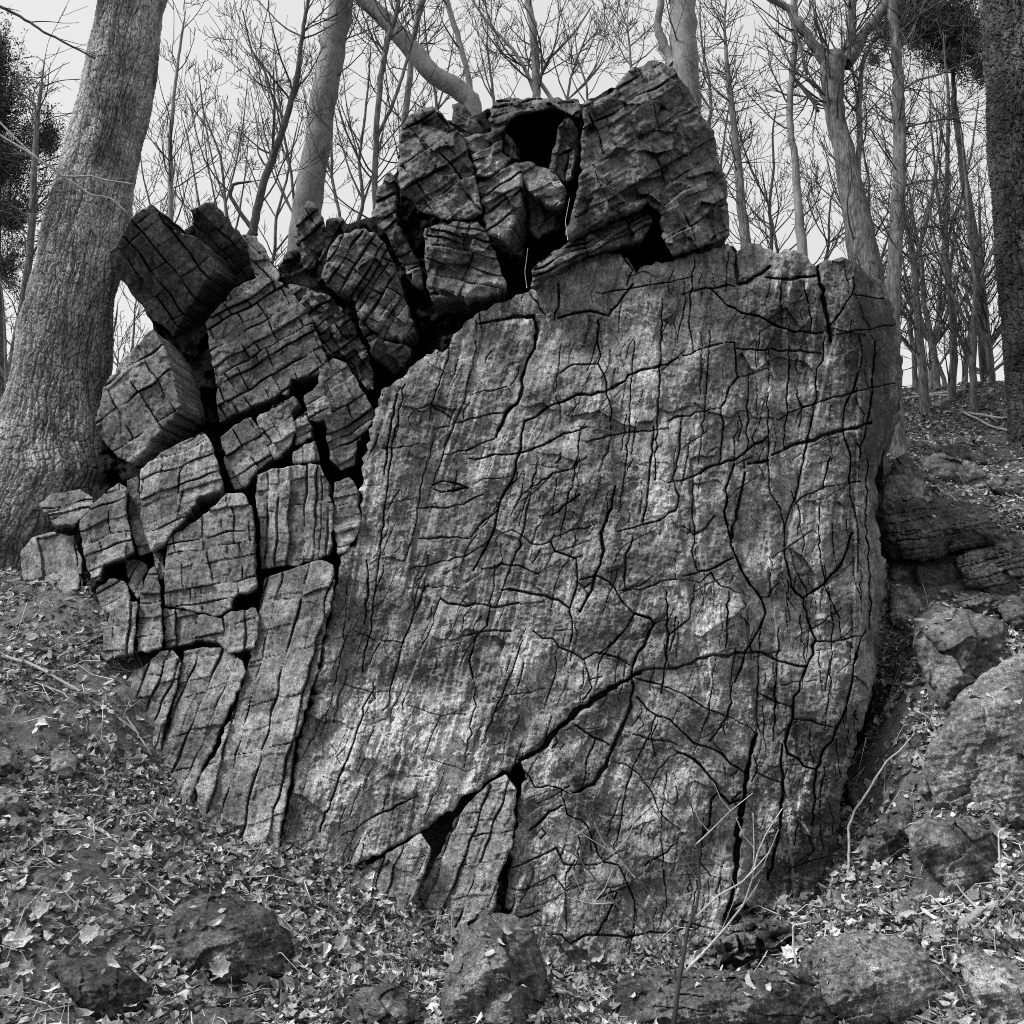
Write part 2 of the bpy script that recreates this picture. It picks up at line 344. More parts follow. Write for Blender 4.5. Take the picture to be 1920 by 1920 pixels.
        for i in range(nseg):
            p, q = wp[i], wp[i + 1]; dx, dy = q - p; tt = np.clip(((DX - p[0]) * dx + (DY - p[1]) * dy) / (dx * dx + dy * dy + 1e-9), 0, 1)
            fade = 1. if nseg < 3 else (.55 + .45 * math.sin(math.pi * min(1, max(0, (i + .5) / nseg))))
            fade *= rng.uniform(.6, 1.35)
            d = np.minimum(d, np.hypot(DX - p[0] - tt * dx, DY - p[1] - tt * dy) / fade)
        sub = h[r_0:r_1, c_0:c_1]; h[r_0:r_1, c_0:c_1] = sub - dep * (1 - sstep(hw * .45, hw * 1.25, d)) - dep * .07 * (1 - sstep(0, hw * 3, d))
    if planes:
        r3 = np.random.default_rng(seed + 5); ex = np.ptp(poly[:, 0]) / 2; ey = np.ptp(poly[:, 1]) / 2; hp = np.full((H, W), planes * .12)
        for q in range(6):
            an = q * 1.05 + r3.uniform(-.4, .4); rr_ = r3.uniform(.0, .45); g = planes * r3.uniform(.8, 1.7)
            hp = np.minimum(hp, g * (rr_ - ((PX - cc[0]) / ex * math.cos(an) + (PY - cc[1]) / ey * math.sin(an)) + .02 * noise(PX / 15, PY / 15, seed + q)))
        h += hp
    if fn: h += fn(PX, PY)
    Yd = Y0 + a * (PX - c0[0]) / 100 + b * (c0[1] - PY) / 100 - h
    tn = 1 + bt + .35 * fbm(PX / 70, PY / 70, seed + 31, 3) + .10 * st + speck * .5 * np.clip(fbm(PX / 6.5, PY / 6.5, seed + 33, 3, .7), -.8, 1)
    if facet[1]: tn += .38 * (rid - .5)
    lich = sstep(.62, .8, noise(PX / 9, PY / 9, seed + 40) + .55 * noise(PX / 60, PY / 60, seed + 41)); tn += lich * .9 * speck
    if ribs:      # lichen and water streaks running down the slab
        lx = PX + PY * np.interp(PX, [600, 1000, 1300, 1650], [.30, .34, .08, -.06]) + 12 * noise(PX / 160, PY / 160, 95)
        sk = fbm(lx / 15, PY / 260, 96, 3, .6); msk = sstep(-.1, .5, fbm(PX / 120, PY / 150, 97, 2))
        tn += 1.3 * sstep(.22, .5, sk) * msk * (.4 + .8 * sstep(-.1, .3, fbm(PX / 6, PY / 12, 98, 2))) - .3 * sstep(.2, .5, -sk)
    for (bx, by, rx, ry, am) in blobs:
        q = ((PX - bx) / rx) ** 2 + ((PY - by) / ry) ** 2; tn += 2.3 * am * np.exp(-q) * (.22 + 1.25 * sstep(.0, .28, fbm((PX + .3 * PY) / 7, PY / 17, seed + 50, 3, .75) + .45 * np.exp(-q * 2.5) - .22) if am > 0 else 1)
    tn = np.clip(tn, .25, 4.2) * tone
    # faces wholly inside, outline vertices pulled onto the outline
    q = ins[:-1, :-1] & ins[1:, :-1] & ins[:-1, 1:] & ins[1:, 1:]
    idx = -np.ones((H, W), np.int64); use = np.zeros((H, W), bool)
    use[:-1, :-1] |= q; use[1:, :-1] |= q; use[:-1, 1:] |= q; use[1:, 1:] |= q
    idx[use] = np.arange(use.sum()); r, c = np.nonzero(q)
    quads = np.stack([idx[r, c], idx[r + 1, c], idx[r + 1, c + 1], idx[r, c + 1]], -1)
    px = PX[use].copy(); py = PY[use].copy(); yv = Yd[use]; av = tn[use]; nv = len(px)
    e = np.concatenate([quads[:, [0, 1]], quads[:, [1, 2]], quads[:, [2, 3]], quads[:, [3, 0]]]); key = np.minimum(e[:, 0], e[:, 1]) * (nv + 1) + np.maximum(e[:, 0], e[:, 1])
    u, inv, cnt = np.unique(key, return_inverse=True, return_counts=True); be = e[cnt[inv] == 1]
    bv = np.unique(be); bi = -np.ones(nv, np.int64); bi[bv] = np.arange(len(bv))
    A = poly; B = np.roll(poly, -1, 0); best = np.full(len(bv), 1e9); nx = px[bv].copy(); ny = py[bv].copy()
    for i in range(n):
        dx, dy = B[i] - A[i]; tt = np.clip(((px[bv] - A[i, 0]) * dx + (py[bv] - A[i, 1]) * dy) / (dx * dx + dy * dy + 1e-9), 0, 1)
        qx_ = A[i, 0] + tt * dx; qy_ = A[i, 1] + tt * dy; dd = np.hypot(qx_ - px[bv], qy_ - py[bv]); m = dd < best; best[m] = dd[m]; nx[m] = qx_[m]; ny[m] = qy_[m]
    ok = best < 2.2 * s; px[bv] = np.where(ok, nx, px[bv]); py[bv] = np.where(ok, ny, py[bv])
    front = P(px, py, yv); Vs = [front]; As = [av]; Qs = [quads]
    K = rings or max(5, int(thick / .03)); K = min(K, 26); base = bv.copy(); cen = np.array([px[bv].mean(), py[bv].mean()])
    prev = bv; offv = nv
    for k in range(1, K + 1):
        t = k / K; nzr = noise(px[bv] / 25 + 3 * t, py[bv] / 25 - 2 * t, seed + 70) ; nzl = noise(px[bv] / 90 , t * 6 + py[bv] / 200, seed + 71)
        sh = shrink * t + .014 * nzl * (1 if k < K else 0)
        X = px[bv] + ext[0] * t + (cen[0] - px[bv]) * sh + 2.0 * nzr; Yp = py[bv] + ext[1] * t + (cen[1] - py[bv]) * sh + 2.0 * noise(py[bv] / 25, px[bv] / 25 + 4 * t, seed + 72)
        Vs.append(P(X, Yp, yv[bv] + thick * t)); As.append(av[bv] * (1 + .25 * nzl)); cur = offv + np.arange(len(bv)); offv += len(bv)
        ia, ib = bi[be[:, 0]], bi[be[:, 1]]; Qs.append(np.stack([prev[ib] if k == 1 else prev[ib], prev[ia], cur[ia], cur[ib]], -1)); prev = cur
    V = np.concatenate(Vs); A_ = np.concatenate(As); back = V[prev].mean(0); V = np.concatenate([V, back[None]]); A_ = np.append(A_, 1.)
    tris = np.stack([prev[bi[be[:, 1]]], prev[bi[be[:, 0]]], np.full(len(be), len(V) - 1)], -1)
    Qa = np.concatenate(Qs); me = mesh_np(name, V, Qa, tris, A_)
    o = link(name, me, mat or M_ROCK); recentre(o); tag(o, label, cat, group)
    if collide:
        RockV.append(V); RockF.append(Qa + _roff); _roff += len(V)
    OUTLINES.append((poly0, Y0)); return o

CR = [  # traced fissures of the great face: points, width
 ([(847,600),(847,640),(840,673),(817,733),(807,760),(805,790)],5),([(892,600),(892,640),(887,687),(873,737),(853,793),(840,823),(827,867),(807,917),(802,940)],3.5),
 ([(813,800),(813,827),(800,867),(787,917),(782,957),(778,990),(763,1040),(757,1067)],5),([(1003,630),(1003,653),(990,673),(983,697),(980,727),(970,757),(950,773),(930,820)],8),
 ([(780,767),(807,757),(853,793),(907,780),(950,773)],4.5),([(983,790),(1007,780),(1027,763),(1057,753),(1083,740),(1133,735),(1160,720),(1190,700),(1227,690),(1273,670)],7),
 ([(983,790),(977,827),(973,853),(963,893),(950,917),(933,960),(923,1003),(903,1040),(887,1070)],7),([(813,807),(853,793)],4),
 ([(880,860),(940,853),(973,850),(1003,840),(1033,827),(1057,813),(1100,800)],6),([(1100,830),(1140,817),(1193,810),(1253,803)],5),([(833,853),(887,840),(927,823)],4),
 ([(1120,600),(1120,640),(1127,693),(1137,717),(1137,740),(1147,773),(1145,807)],6),([(1043,703),(1043,750),(1050,773),(1050,793)],3.5),([(1043,703),(1077,683),(1123,683)],3.5),
 ([(810,910),(830,902),(857,907),(877,915),(853,920),(827,923),(813,917)],5),([(890,907),(907,897),(940,897),(960,893)],3.5),
 ([(1153,913),(1147,953),(1137,977),(1127,1000),(1132,1033),(1120,1070),(1103,1117),(1087,1147)],6),([(943,1000),(960,993),(977,1003),(997,1020),(1030,1017),(1040,1003)],5),
 ([(1033,1017),(1040,1033),(1060,1040),(1080,1048),(1083,1083),(1077,1113),(1067,1147),(1073,1173),(1070,1203)],5),([(1040,1007),(1073,993),(1120,983)],4),
 ([(767,1067),(813,1057),(867,1045),(907,1023),(923,1007)],5),([(787,1010),(830,1007),(880,1010)],3.5),([(763,1103),(803,1100),(873,1102)],4.5),
 ([(903,1067),(930,1065),(940,1057),(973,1060),(993,1070),(1010,1077)],5),([(827,1123),(840,1132),(873,1137),(907,1133),(940,1137),(973,1130)],7),
 ([(940,1107),(983,1110),(1023,1117),(1057,1133),(1067,1140)],6),([(803,1097),(790,1123),(773,1160),(757,1200),(747,1240),(735,1280),(717,1347)],6),
 ([(827,1120),(813,1167),(793,1207),(783,1223)],4.5),([(920,1133),(913,1173),(893,1193),(880,1240),(887,1273)],4),([(927,1060),(927,1100),(917,1133)],3),
 ([(867,1193),(913,1183),(957,1183)],4),([(1000,1183),(1017,1197),(1037,1197),(1047,1213),(1073,1223),(1093,1237),(1117,1223),(1147,1230),(1187,1250)],6),
 ([(1190,1150),(1167,1187),(1140,1213),(1123,1227)],5),([(1187,1150),(1160,1117),(1140,1090),(1120,1080),(1087,1087)],4.5),
 ([(1190,1150),(1220,1160),(1227,1170),(1207,1213),(1187,1247),(1185,1280)],6),([(1163,1107),(1200,1107),(1227,1097),(1253,1087),(1290,1087)],6),
 ([(1087,927),(1070,940),(1033,967)],4),([(977,927),(1037,887),(1080,877),(1087,860)],4.5),([(1157,997),(1187,990),(1233,977),(1267,957),(1273,930),(1260,893)],5),
 ([(1187,1007),(1173,1040),(1170,1083),(1173,1107)],4.5),([(780,953),(827,953),(867,947),(907,927)],4),([(883,1007),(907,977),(933,957)],4),([(1043,897),(1037,967)],3.5),
 ([(720,890),(725,840),(733,800),(745,740)],5),([(687,1050),(690,1120),(683,1170)],4),
 ([(1280,667),(1320,653),(1347,645),(1377,643)],6),([(1380,653),(1433,657),(1500,657),(1540,663)],5),([(1377,643),(1380,697),(1383,707),(1367,727),(1352,763),(1355,807),(1348,870)],6),
 ([(1253,790),(1280,780),(1330,768),(1352,765)],6),([(1383,707),(1413,700),(1440,690)],5),
 ([(1440,657),(1442,700),(1437,757),(1440,820),(1440,873),(1445,927),(1463,953),(1470,993),(1472,1040),(1477,1090),(1480,1173)],5),
 ([(1547,630),(1543,677),(1530,693),(1530,750),(1520,800),(1513,827),(1507,853),(1497,913),(1480,960),(1470,1000)],8),
 ([(1610,630),(1617,667),(1610,700),(1597,737),(1583,763),(1580,807),(1590,840),(1595,857),(1593,923),(1603,960),(1608,993),(1608,1073)],7),
 ([(1460,787),(1480,773),(1527,757),(1567,743),(1593,738),(1633,727),(1680,718)],7),([(1253,905),(1300,893),(1337,873),(1377,863),(1403,843),(1440,817)],8),
 ([(1447,853),(1480,837),(1513,828),(1567,810),(1580,807),(1633,793)],8),([(1403,870),(1440,863)],8),([(1300,897),(1297,957),(1302,1003),(1297,1033),(1307,1070)],6),
 ([(1280,987),(1300,1003),(1323,990),(1340,967)],6),
 ([(1377,870),(1360,917),(1360,973),(1370,1023),(1390,1070),(1407,1097),(1427,1123),(1435,1150),(1423,1180),(1403,1213),(1390,1250),(1377,1280)],8),
 ([(1397,887),(1387,933),(1380,973),(1373,1007)],7),([(1280,1080),(1327,1070),(1373,1047)],7),([(1287,1087),(1313,1093),(1333,1073),(1353,1100),(1393,1113)],6),
 ([(1470,1033),(1483,1100),(1507,1123),(1513,1160),(1530,1200),(1513,1250),(1500,1280)],7),([(1507,1120),(1543,1097),(1567,1070),(1583,1043),(1597,1000)],8),
 ([(1530,1203),(1577,1200),(1613,1193)],7),([(1623,1183),(1610,1213),(1600,1260),(1593,1297),(1580,1343),(1567,1367),(1560,1390),(1543,1407),(1530,1443),(1527,1487),(1522,1547)],6),
 ([(1537,950),(1535,1023),(1543,1073),(1557,1123),(1575,1160),(1577,1197)],5),([(1560,983),(1567,1053)],4),([(1190,1262),(1280,1247),(1323,1233),(1393,1225),(1427,1223),(1460,1240),(1510,1250)],7),
 ([(1557,857),(1547,893),(1543,917)],6),([(1480,955),(1513,927),(1547,913),(1590,905),(1613,903)],6),([(1367,1110),(1363,1160),(1362,1223)],6),([(1427,1120),(1440,1120),(1460,1093)],4),
 ([(1427,1173),(1423,1223),(1422,1280),(1418,1330),(1418,1377)],6),([(1303,1095),(1293,1160),(1280,1170),(1255,1190)],5),
 ([(1240,1287),(1280,1300),(1320,1327),(1360,1343),(1400,1360),(1417,1377)],6),([(1257,1350),(1280,1373),(1300,1393),(1323,1400),(1353,1413),(1370,1433),(1397,1450)],7),
 ([(1418,1377),(1407,1413),(1400,1447),(1397,1487),(1383,1553),(1380,1613),(1377,1663),(1357,1730)],15,.16),
 ([(1500,1280),(1487,1323),(1487,1347),(1477,1370),(1472,1393),(1477,1413),(1497,1423),(1507,1437),(1530,1443)],7),([(1423,1300),(1457,1317),(1487,1327)],6),
 ([(1487,1348),(1520,1350),(1543,1360),(1563,1363)],6),([(1417,1447),(1443,1460),(1463,1467)],5),([(1467,1397),(1467,1467),(1463,1547),(1457,1580),(1440,1650)],6),
 ([(1270,1410),(1300,1423),(1323,1447),(1343,1470),(1347,1487),(1367,1507),(1385,1500)],6),([(1347,1485),(1333,1500),(1330,1547),(1307,1580)],5),([(1373,1280),(1363,1343),(1330,1390)],5),
 ([(1307,1610),(1333,1643),(1373,1653)],4),([(1280,1728),(1303,1733),(1340,1743)],5),([(1200,1262),(1163,1280),(1133,1300),(1080,1333),(1040,1373),(1023,1397),(975,1425)],16,.2),
 ([(1187,1280),(1183,1323),(1163,1370),(1147,1407),(1140,1423),(1113,1470),(1073,1487)],10),([(1193,1307),(1213,1330),(1233,1343),(1257,1350)],6),([(1185,1268),(1240,1284)],9),
 ([(1080,1360),(1113,1383),(1143,1397)],6),([(1230,1343),(1213,1387),(1193,1427),(1173,1480),(1160,1563)],5),([(1187,1377),(1213,1385),(1257,1390),(1280,1400)],5),
 ([(1147,1427),(1173,1433),(1197,1450),(1217,1477),(1230,1507),(1253,1540),(1280,1563)],5),([(980,1440),(993,1457),(1003,1477),(1027,1473),(1053,1480),(1070,1490)],8),
 ([(1117,1387),(1100,1423),(1090,1477)],5),([(1053,1480),(1063,1527),(1090,1537),(1107,1563),(1120,1600),(1133,1617),(1160,1623),(1173,1650),(1190,1690),(1190,1747),(1177,1800)],7),
 ([(960,1627),(987,1617),(1023,1600),(1043,1590),(1057,1620),(1087,1620),(1120,1620)],7),([(960,1667),(987,1667),(1013,1653),(1037,1640),(1060,1670),(1100,1653)],6),
 ([(973,1720),(990,1717),(1010,1707)],6),([(1033,1753),(1053,1753),(1070,1770),(1097,1753),(1120,1753),(1187,1755),(1220,1747),(1263,1750),(1280,1740)],8),
 ([(1157,1673),(1137,1723),(1117,1753)],5),([(1060,1670),(1060,1750)],4),([(1270,1580),(1240,1603),(1210,1623)],5),([(993,1557),(1023,1530),(1053,1510)],5),
 ([(1217,1480),(1233,1443),(1270,1413)],4),([(923,1310),(977,1300),(1023,1290)],4),([(760,1457),(807,1453)],3),([(807,1423),(827,1430),(853,1437),(873,1447),(890,1440)],4),
 ([(890,1280),(887,1337),(870,1440)],3),([(767,1323),(807,1337),(873,1340)],3.5),([(640,1567),(697,1533),(783,1493)],5),
 ([(1242,560),(1238,680),(1232,800),(1228,900)],4),([(1190,640),(1183,740),(1175,860),(1160,960)],4),([(1330,620),(1322,760),(1310,870)],4),([(1405,700),(1400,800),(1396,880)],4),([(1480,650),(1476,760),(1470,840)],4),([(1090,800),(1075,900),(1050,1010)],3.5),([(1250,1110),(1252,1200),(1240,1300)],4),([(1340,1230),(1330,1330),(1300,1420)],4),([(1460,1180),(1455,1280),(1450,1390)],4),([(1545,1060),(1560,1160),(1556,1290),(1545,1370)],4),([(1640,640),(1632,760),(1612,860)],5),([(1625,860),(1622,960),(1632,1080),(1630,1180)],5),([(760,720),(735,830),(720,960),(705,1100),(680,1260)],4),([(700,1280),(660,1400),(600,1560)],3.5),([(1010,860),(980,1000),(930,1140)],3.5),([(1250,1450),(1240,1560),(1250,1700)],3.5),([(1320,1520),(1310,1640),(1290,1760)],3.5),
 ([(1280,553),(1323,540),(1377,537)],5),([(1303,487),(1293,553),(1293,617),(1300,660)],5),([(1377,473),(1383,533),(1400,530),(1427,513),(1443,500)],10),
 ([(1437,520),(1467,523),(1513,520),(1533,517)],9),([(1533,480),(1537,533),(1547,583),(1553,610),(1557,640)],12,.1),([(1600,520),(1597,553),(1580,580),(1557,610)],8),
 ([(1467,523),(1463,567),(1467,600)],6),([(1507,530),(1517,583),(1520,617)],5),([(1330,540),(1363,573),(1390,587),(1423,593),(1447,607),(1487,623),(1543,623)],8),
 ([(1603,553),(1657,560)],8),([(1683,607),(1647,613),(1600,620),(1557,630)],7),([(1300,518),(1280,523),(1233,533),(1187,540),(1117,550)],7),
 ([(1187,533),(1173,550),(1140,593),(1107,583),(1047,597)],6),([(1047,533),(1047,577),(1040,600)],6),([(993,547),(1013,580),(1022,590)],9),
 ([(900,607),(940,600),(1000,593),(1007,620),(1003,653)],10),([(900,577),(903,620)],7),([(1090,490),(1133,470),(1167,476),(1186,507),(1175,535)],5),
 ([(650,1100),(645,1200),(625,1300),(600,1380)],3.5),([(660,1180),(700,1200),(760,1205)],4),([(640,1280),(700,1300),(740,1290)],3),([(980,1200),(960,1260),(930,1330),(900,1400)],5),
 ([(1047,1213),(1040,1270),(1020,1330)],4),([(1095,1237),(1110,1290),(1090,1325)],4),([(1225,800),(1220,860),(1215,920),(1205,980)],4.5),([(1280,780),(1275,840),(1262,893)],4)]
MAIN = [(745,712),(775,685),(800,664),(838,655),(850,628),(878,600),(902,585),(960,562),(998,540),(1005,520),(1060,498),(1100,482),(1142,470),(1178,484),(1192,512),(1212,500),(1250,492),
        (1290,478),(1330,470),(1365,455),(1383,478),(1400,455),(1425,458),(1452,474),(1490,470),(1515,480),(1530,500),(1548,486),(1580,482),(1605,492),(1625,515),(1652,528),(1668,560),(1684,610),(1692,680),
        (1690,745),(1672,835),(1648,900),(1652,1000),(1664,1080),(1650,1130),(1652,1200),(1640,1280),(1622,1340),(1600,1405),(1580,1485),(1568,1570),(1545,1645),(1520,1705),(1500,1760),(1430,1760),
        (1424,1724),(1395,1690),(1372,1700),(1340,1790),(1320,1850),(1180,1860),(1020,1810),(955,1760),(948,1690),(955,1620),(965,1560),(970,1500),(985,1450),(975,1425),(920,1462),
        (860,1505),(800,1552),(740,1588),(690,1612),(620,1642),(585,1660),(545,1620),(532,1560),(545,1490),(562,1400),(590,1290),(604,1230),(620,1150),(632,1085),(640,1045),(668,1010),(678,960),(682,880),(700,800),(715,732)]
rngm = np.random.default_rng(4)
EXTRA = []
for k in range(720):      # hairline joints following the grain of the slab
    x = rngm.uniform(560, 1640); y = rngm.uniform(520, 1780); lean = np.interp(x, [600, 1000, 1300, 1650], [72, 70, 84, 95]) + rngm.normal(0, 5)
    if rngm.random() < .22: lean = np.interp(x, [600, 1650], [8, 28]) + rngm.normal(0, 12)
    L = rngm.uniform(18, 95); d = np.array([math.cos(math.radians(lean)), -math.sin(math.radians(lean))]); p = np.array([x, y]); b2 = rngm.normal(0, 6)
    EXTRA.append(([p, p + d * L * .5 + (b2, 0), p + d * L], rngm.uniform(.6, 2.2) ** 1.2))
def main_fn(px, py):
    h = -.0000042 * np.clip(px - 1540, 0, 999) ** 2 * 4.5 - .35 * sstep(1600, 1700, px) * sstep(700, 900, py)
    h += .05 * sstep(0, 40, (py - 1270) + (px - 1185) * .64) * sstep(960, 1000, px) * (-1)      # the lower slab lies a little behind
    h -= .16 * sstep(1380, 1420, px - (py - 1450) * .0) * sstep(1420, 1700, py)                  # right lower column stands back
    h += .10 * np.exp(-((px - 1230) / 300.) ** 2 - ((py - 900) / 420.) ** 2)
    for (ax, ay, bx, by, d) in ((700, 850, 640, 1250, .03), (840, 660, 760, 1100, .025), (1003, 650, 760, 1300, -.03), (1140, 560, 1150, 900, .03), (1440, 620, 1475, 1050, .03), (1560, 640, 1480, 1000, -.06), (1440, 1000, 1490, 1700, -.05), (1370, 900, 1410, 1300, .045), (1300, 900, 1330, 1250, -.035), (1610, 700, 1600, 1200, -.06), (1240, 700, 1290, 1100, .03), (900, 640, 850, 820, .03), (1190, 1290, 1060, 1700, .03)):
        t_ = (px - ax) * (by - ay) - (py - ay) * (bx - ax); t_ = -t_ / math.hypot(bx - ax, by - ay)
        m = sstep(ay - 80, ay, py) * (1 - sstep(by, by + 100, py)); h += d * sstep(-3, 3, t_) * (1 - sstep(60, 220, t_)) * m
    u = px * .30 + py * .04 + 10 * noise(px / 90, py / 90, 77)
    lx = px + py * np.interp(px, [600, 1000, 1300, 1650], [.30, .34, .08, -.06]) + 12 * noise(px / 160, py / 160, 95)
    h += .022 * noise(lx / 34, py / 420, 99) + .012 * np.abs(noise(lx / 15, py / 260, 96))
    h += .005 * np.abs(noise(u / 7., py / 160, 78)) + .0045 * fbm(px / 4.5, py / 5.5, 79, 2)
    fold = np.interp(py, [560, 640, 740, 800, 880, 960, 1080, 1180, 1300, 1400, 1560, 1700], [1690, 1692, 1676, 1648, 1622, 1618, 1640, 1634, 1618, 1592, 1556, 1505]) + 9 * noise(py / 40, py * 0, 3)
    h -= 1.5 * np.clip((px - fold - 14) / 30, 0, 1.2)
    return h
def ymain(px, py): return 4.28 + (1780 - py) * .00100
sheet('cracked_slab', 'huge cracked slab filling the middle of the outcrop, split by a star of fissures', 'rock face', MAIN, ymain(1150, 1180), a=.00, b=.10, ext=(0, 0), thick=.9, shrink=.06, s=1.5,
      rough=3.0, rnd=(7, .045), ribs=True, fb=(.05, .022, .006), facet=(85, .06), streak=(76, .005), speck=.55, cracks=CR + EXTRA, cdepth=.05, fn=main_fn, seed=11, orig=(1150, 1180),
      blobs=[(715, 1370, 60, 50, .9), (810, 1460, 40, 90, .8), (800, 1400, 90, 60, .4), (700, 940, 22, 90, .6), (1340, 1160, 35, 90, .8), (1240, 940, 30, 90, .35), (1560, 1240, 25, 30, .9),
             (1000, 1270, 60, 90, .35), (1070, 1110, 40, 30, .5), (1020, 1650, 70, 80, .5), (1060, 1560, 60, 50, .5), (1200, 1520, 80, 90, .3), (1400, 1330, 20, 50, .5), (850, 1360, 90, 100, .2),
             (960, 600, 60, 20, .7), (1180, 780, 30, 40, .4), (1030, 1420, 14, 60, .5), (640, 1500, 60, 40, .35), (1440, 1520, 18, 40, .8), (1270, 1630, 25, 60, .45), (1530, 1490, 40, 120, -.55), (1580, 1080, 40, 60, .2),
             (1640, 760, 50, 150, -.35), (1450, 600, 120, 60, -.3), (1500, 1600, 50, 90, -.3), (1620, 600, 60, 110, -.22), (1420, 560, 150, 70, -.12), (720, 1330, 90, 70, .7), (650, 1430, 45, 80, .5), (850, 1430, 30, 70, .7), (1330, 1300, 26, 70, .5), (1480, 1540, 14, 50, .6), (1240, 950, 16, 60, .6), (1315, 940, 14, 60, .6)])
tag(bpy.data.objects['cracked_slab'], group='rocks of the outcrop')
sheet('rock_core', 'backing rock mass behind the gaps between the broken blocks, coloured black for their shade', 'rock', [(215, 470),(270, 400),(330, 450),(400, 395),(470, 460),(520, 505),(560, 470),(640, 425),(715, 400),(760, 260),(860, 225),(925, 203),(1090, 195),(1180, 150),(1260, 150),(1330, 260),
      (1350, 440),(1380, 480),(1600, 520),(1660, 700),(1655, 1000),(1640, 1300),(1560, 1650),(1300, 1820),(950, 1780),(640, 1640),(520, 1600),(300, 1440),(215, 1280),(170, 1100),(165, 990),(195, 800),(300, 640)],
      6.15, a=0, b=.09, fn=lambda X, Y: -2.3 * sstep(.85, .98, 1.9 - np.hypot((X - 1008) / 84., (Y - 300) / 92.)), thick=.8, shrink=.1, s=4, rnd=(20, .1), fb=(.12, .10, .04), facet=(40, .3), mat=M_GAPSHADE, seed=31, group='rocks of the outcrop')  # backing added so the gaps look dark; its black is painted shade

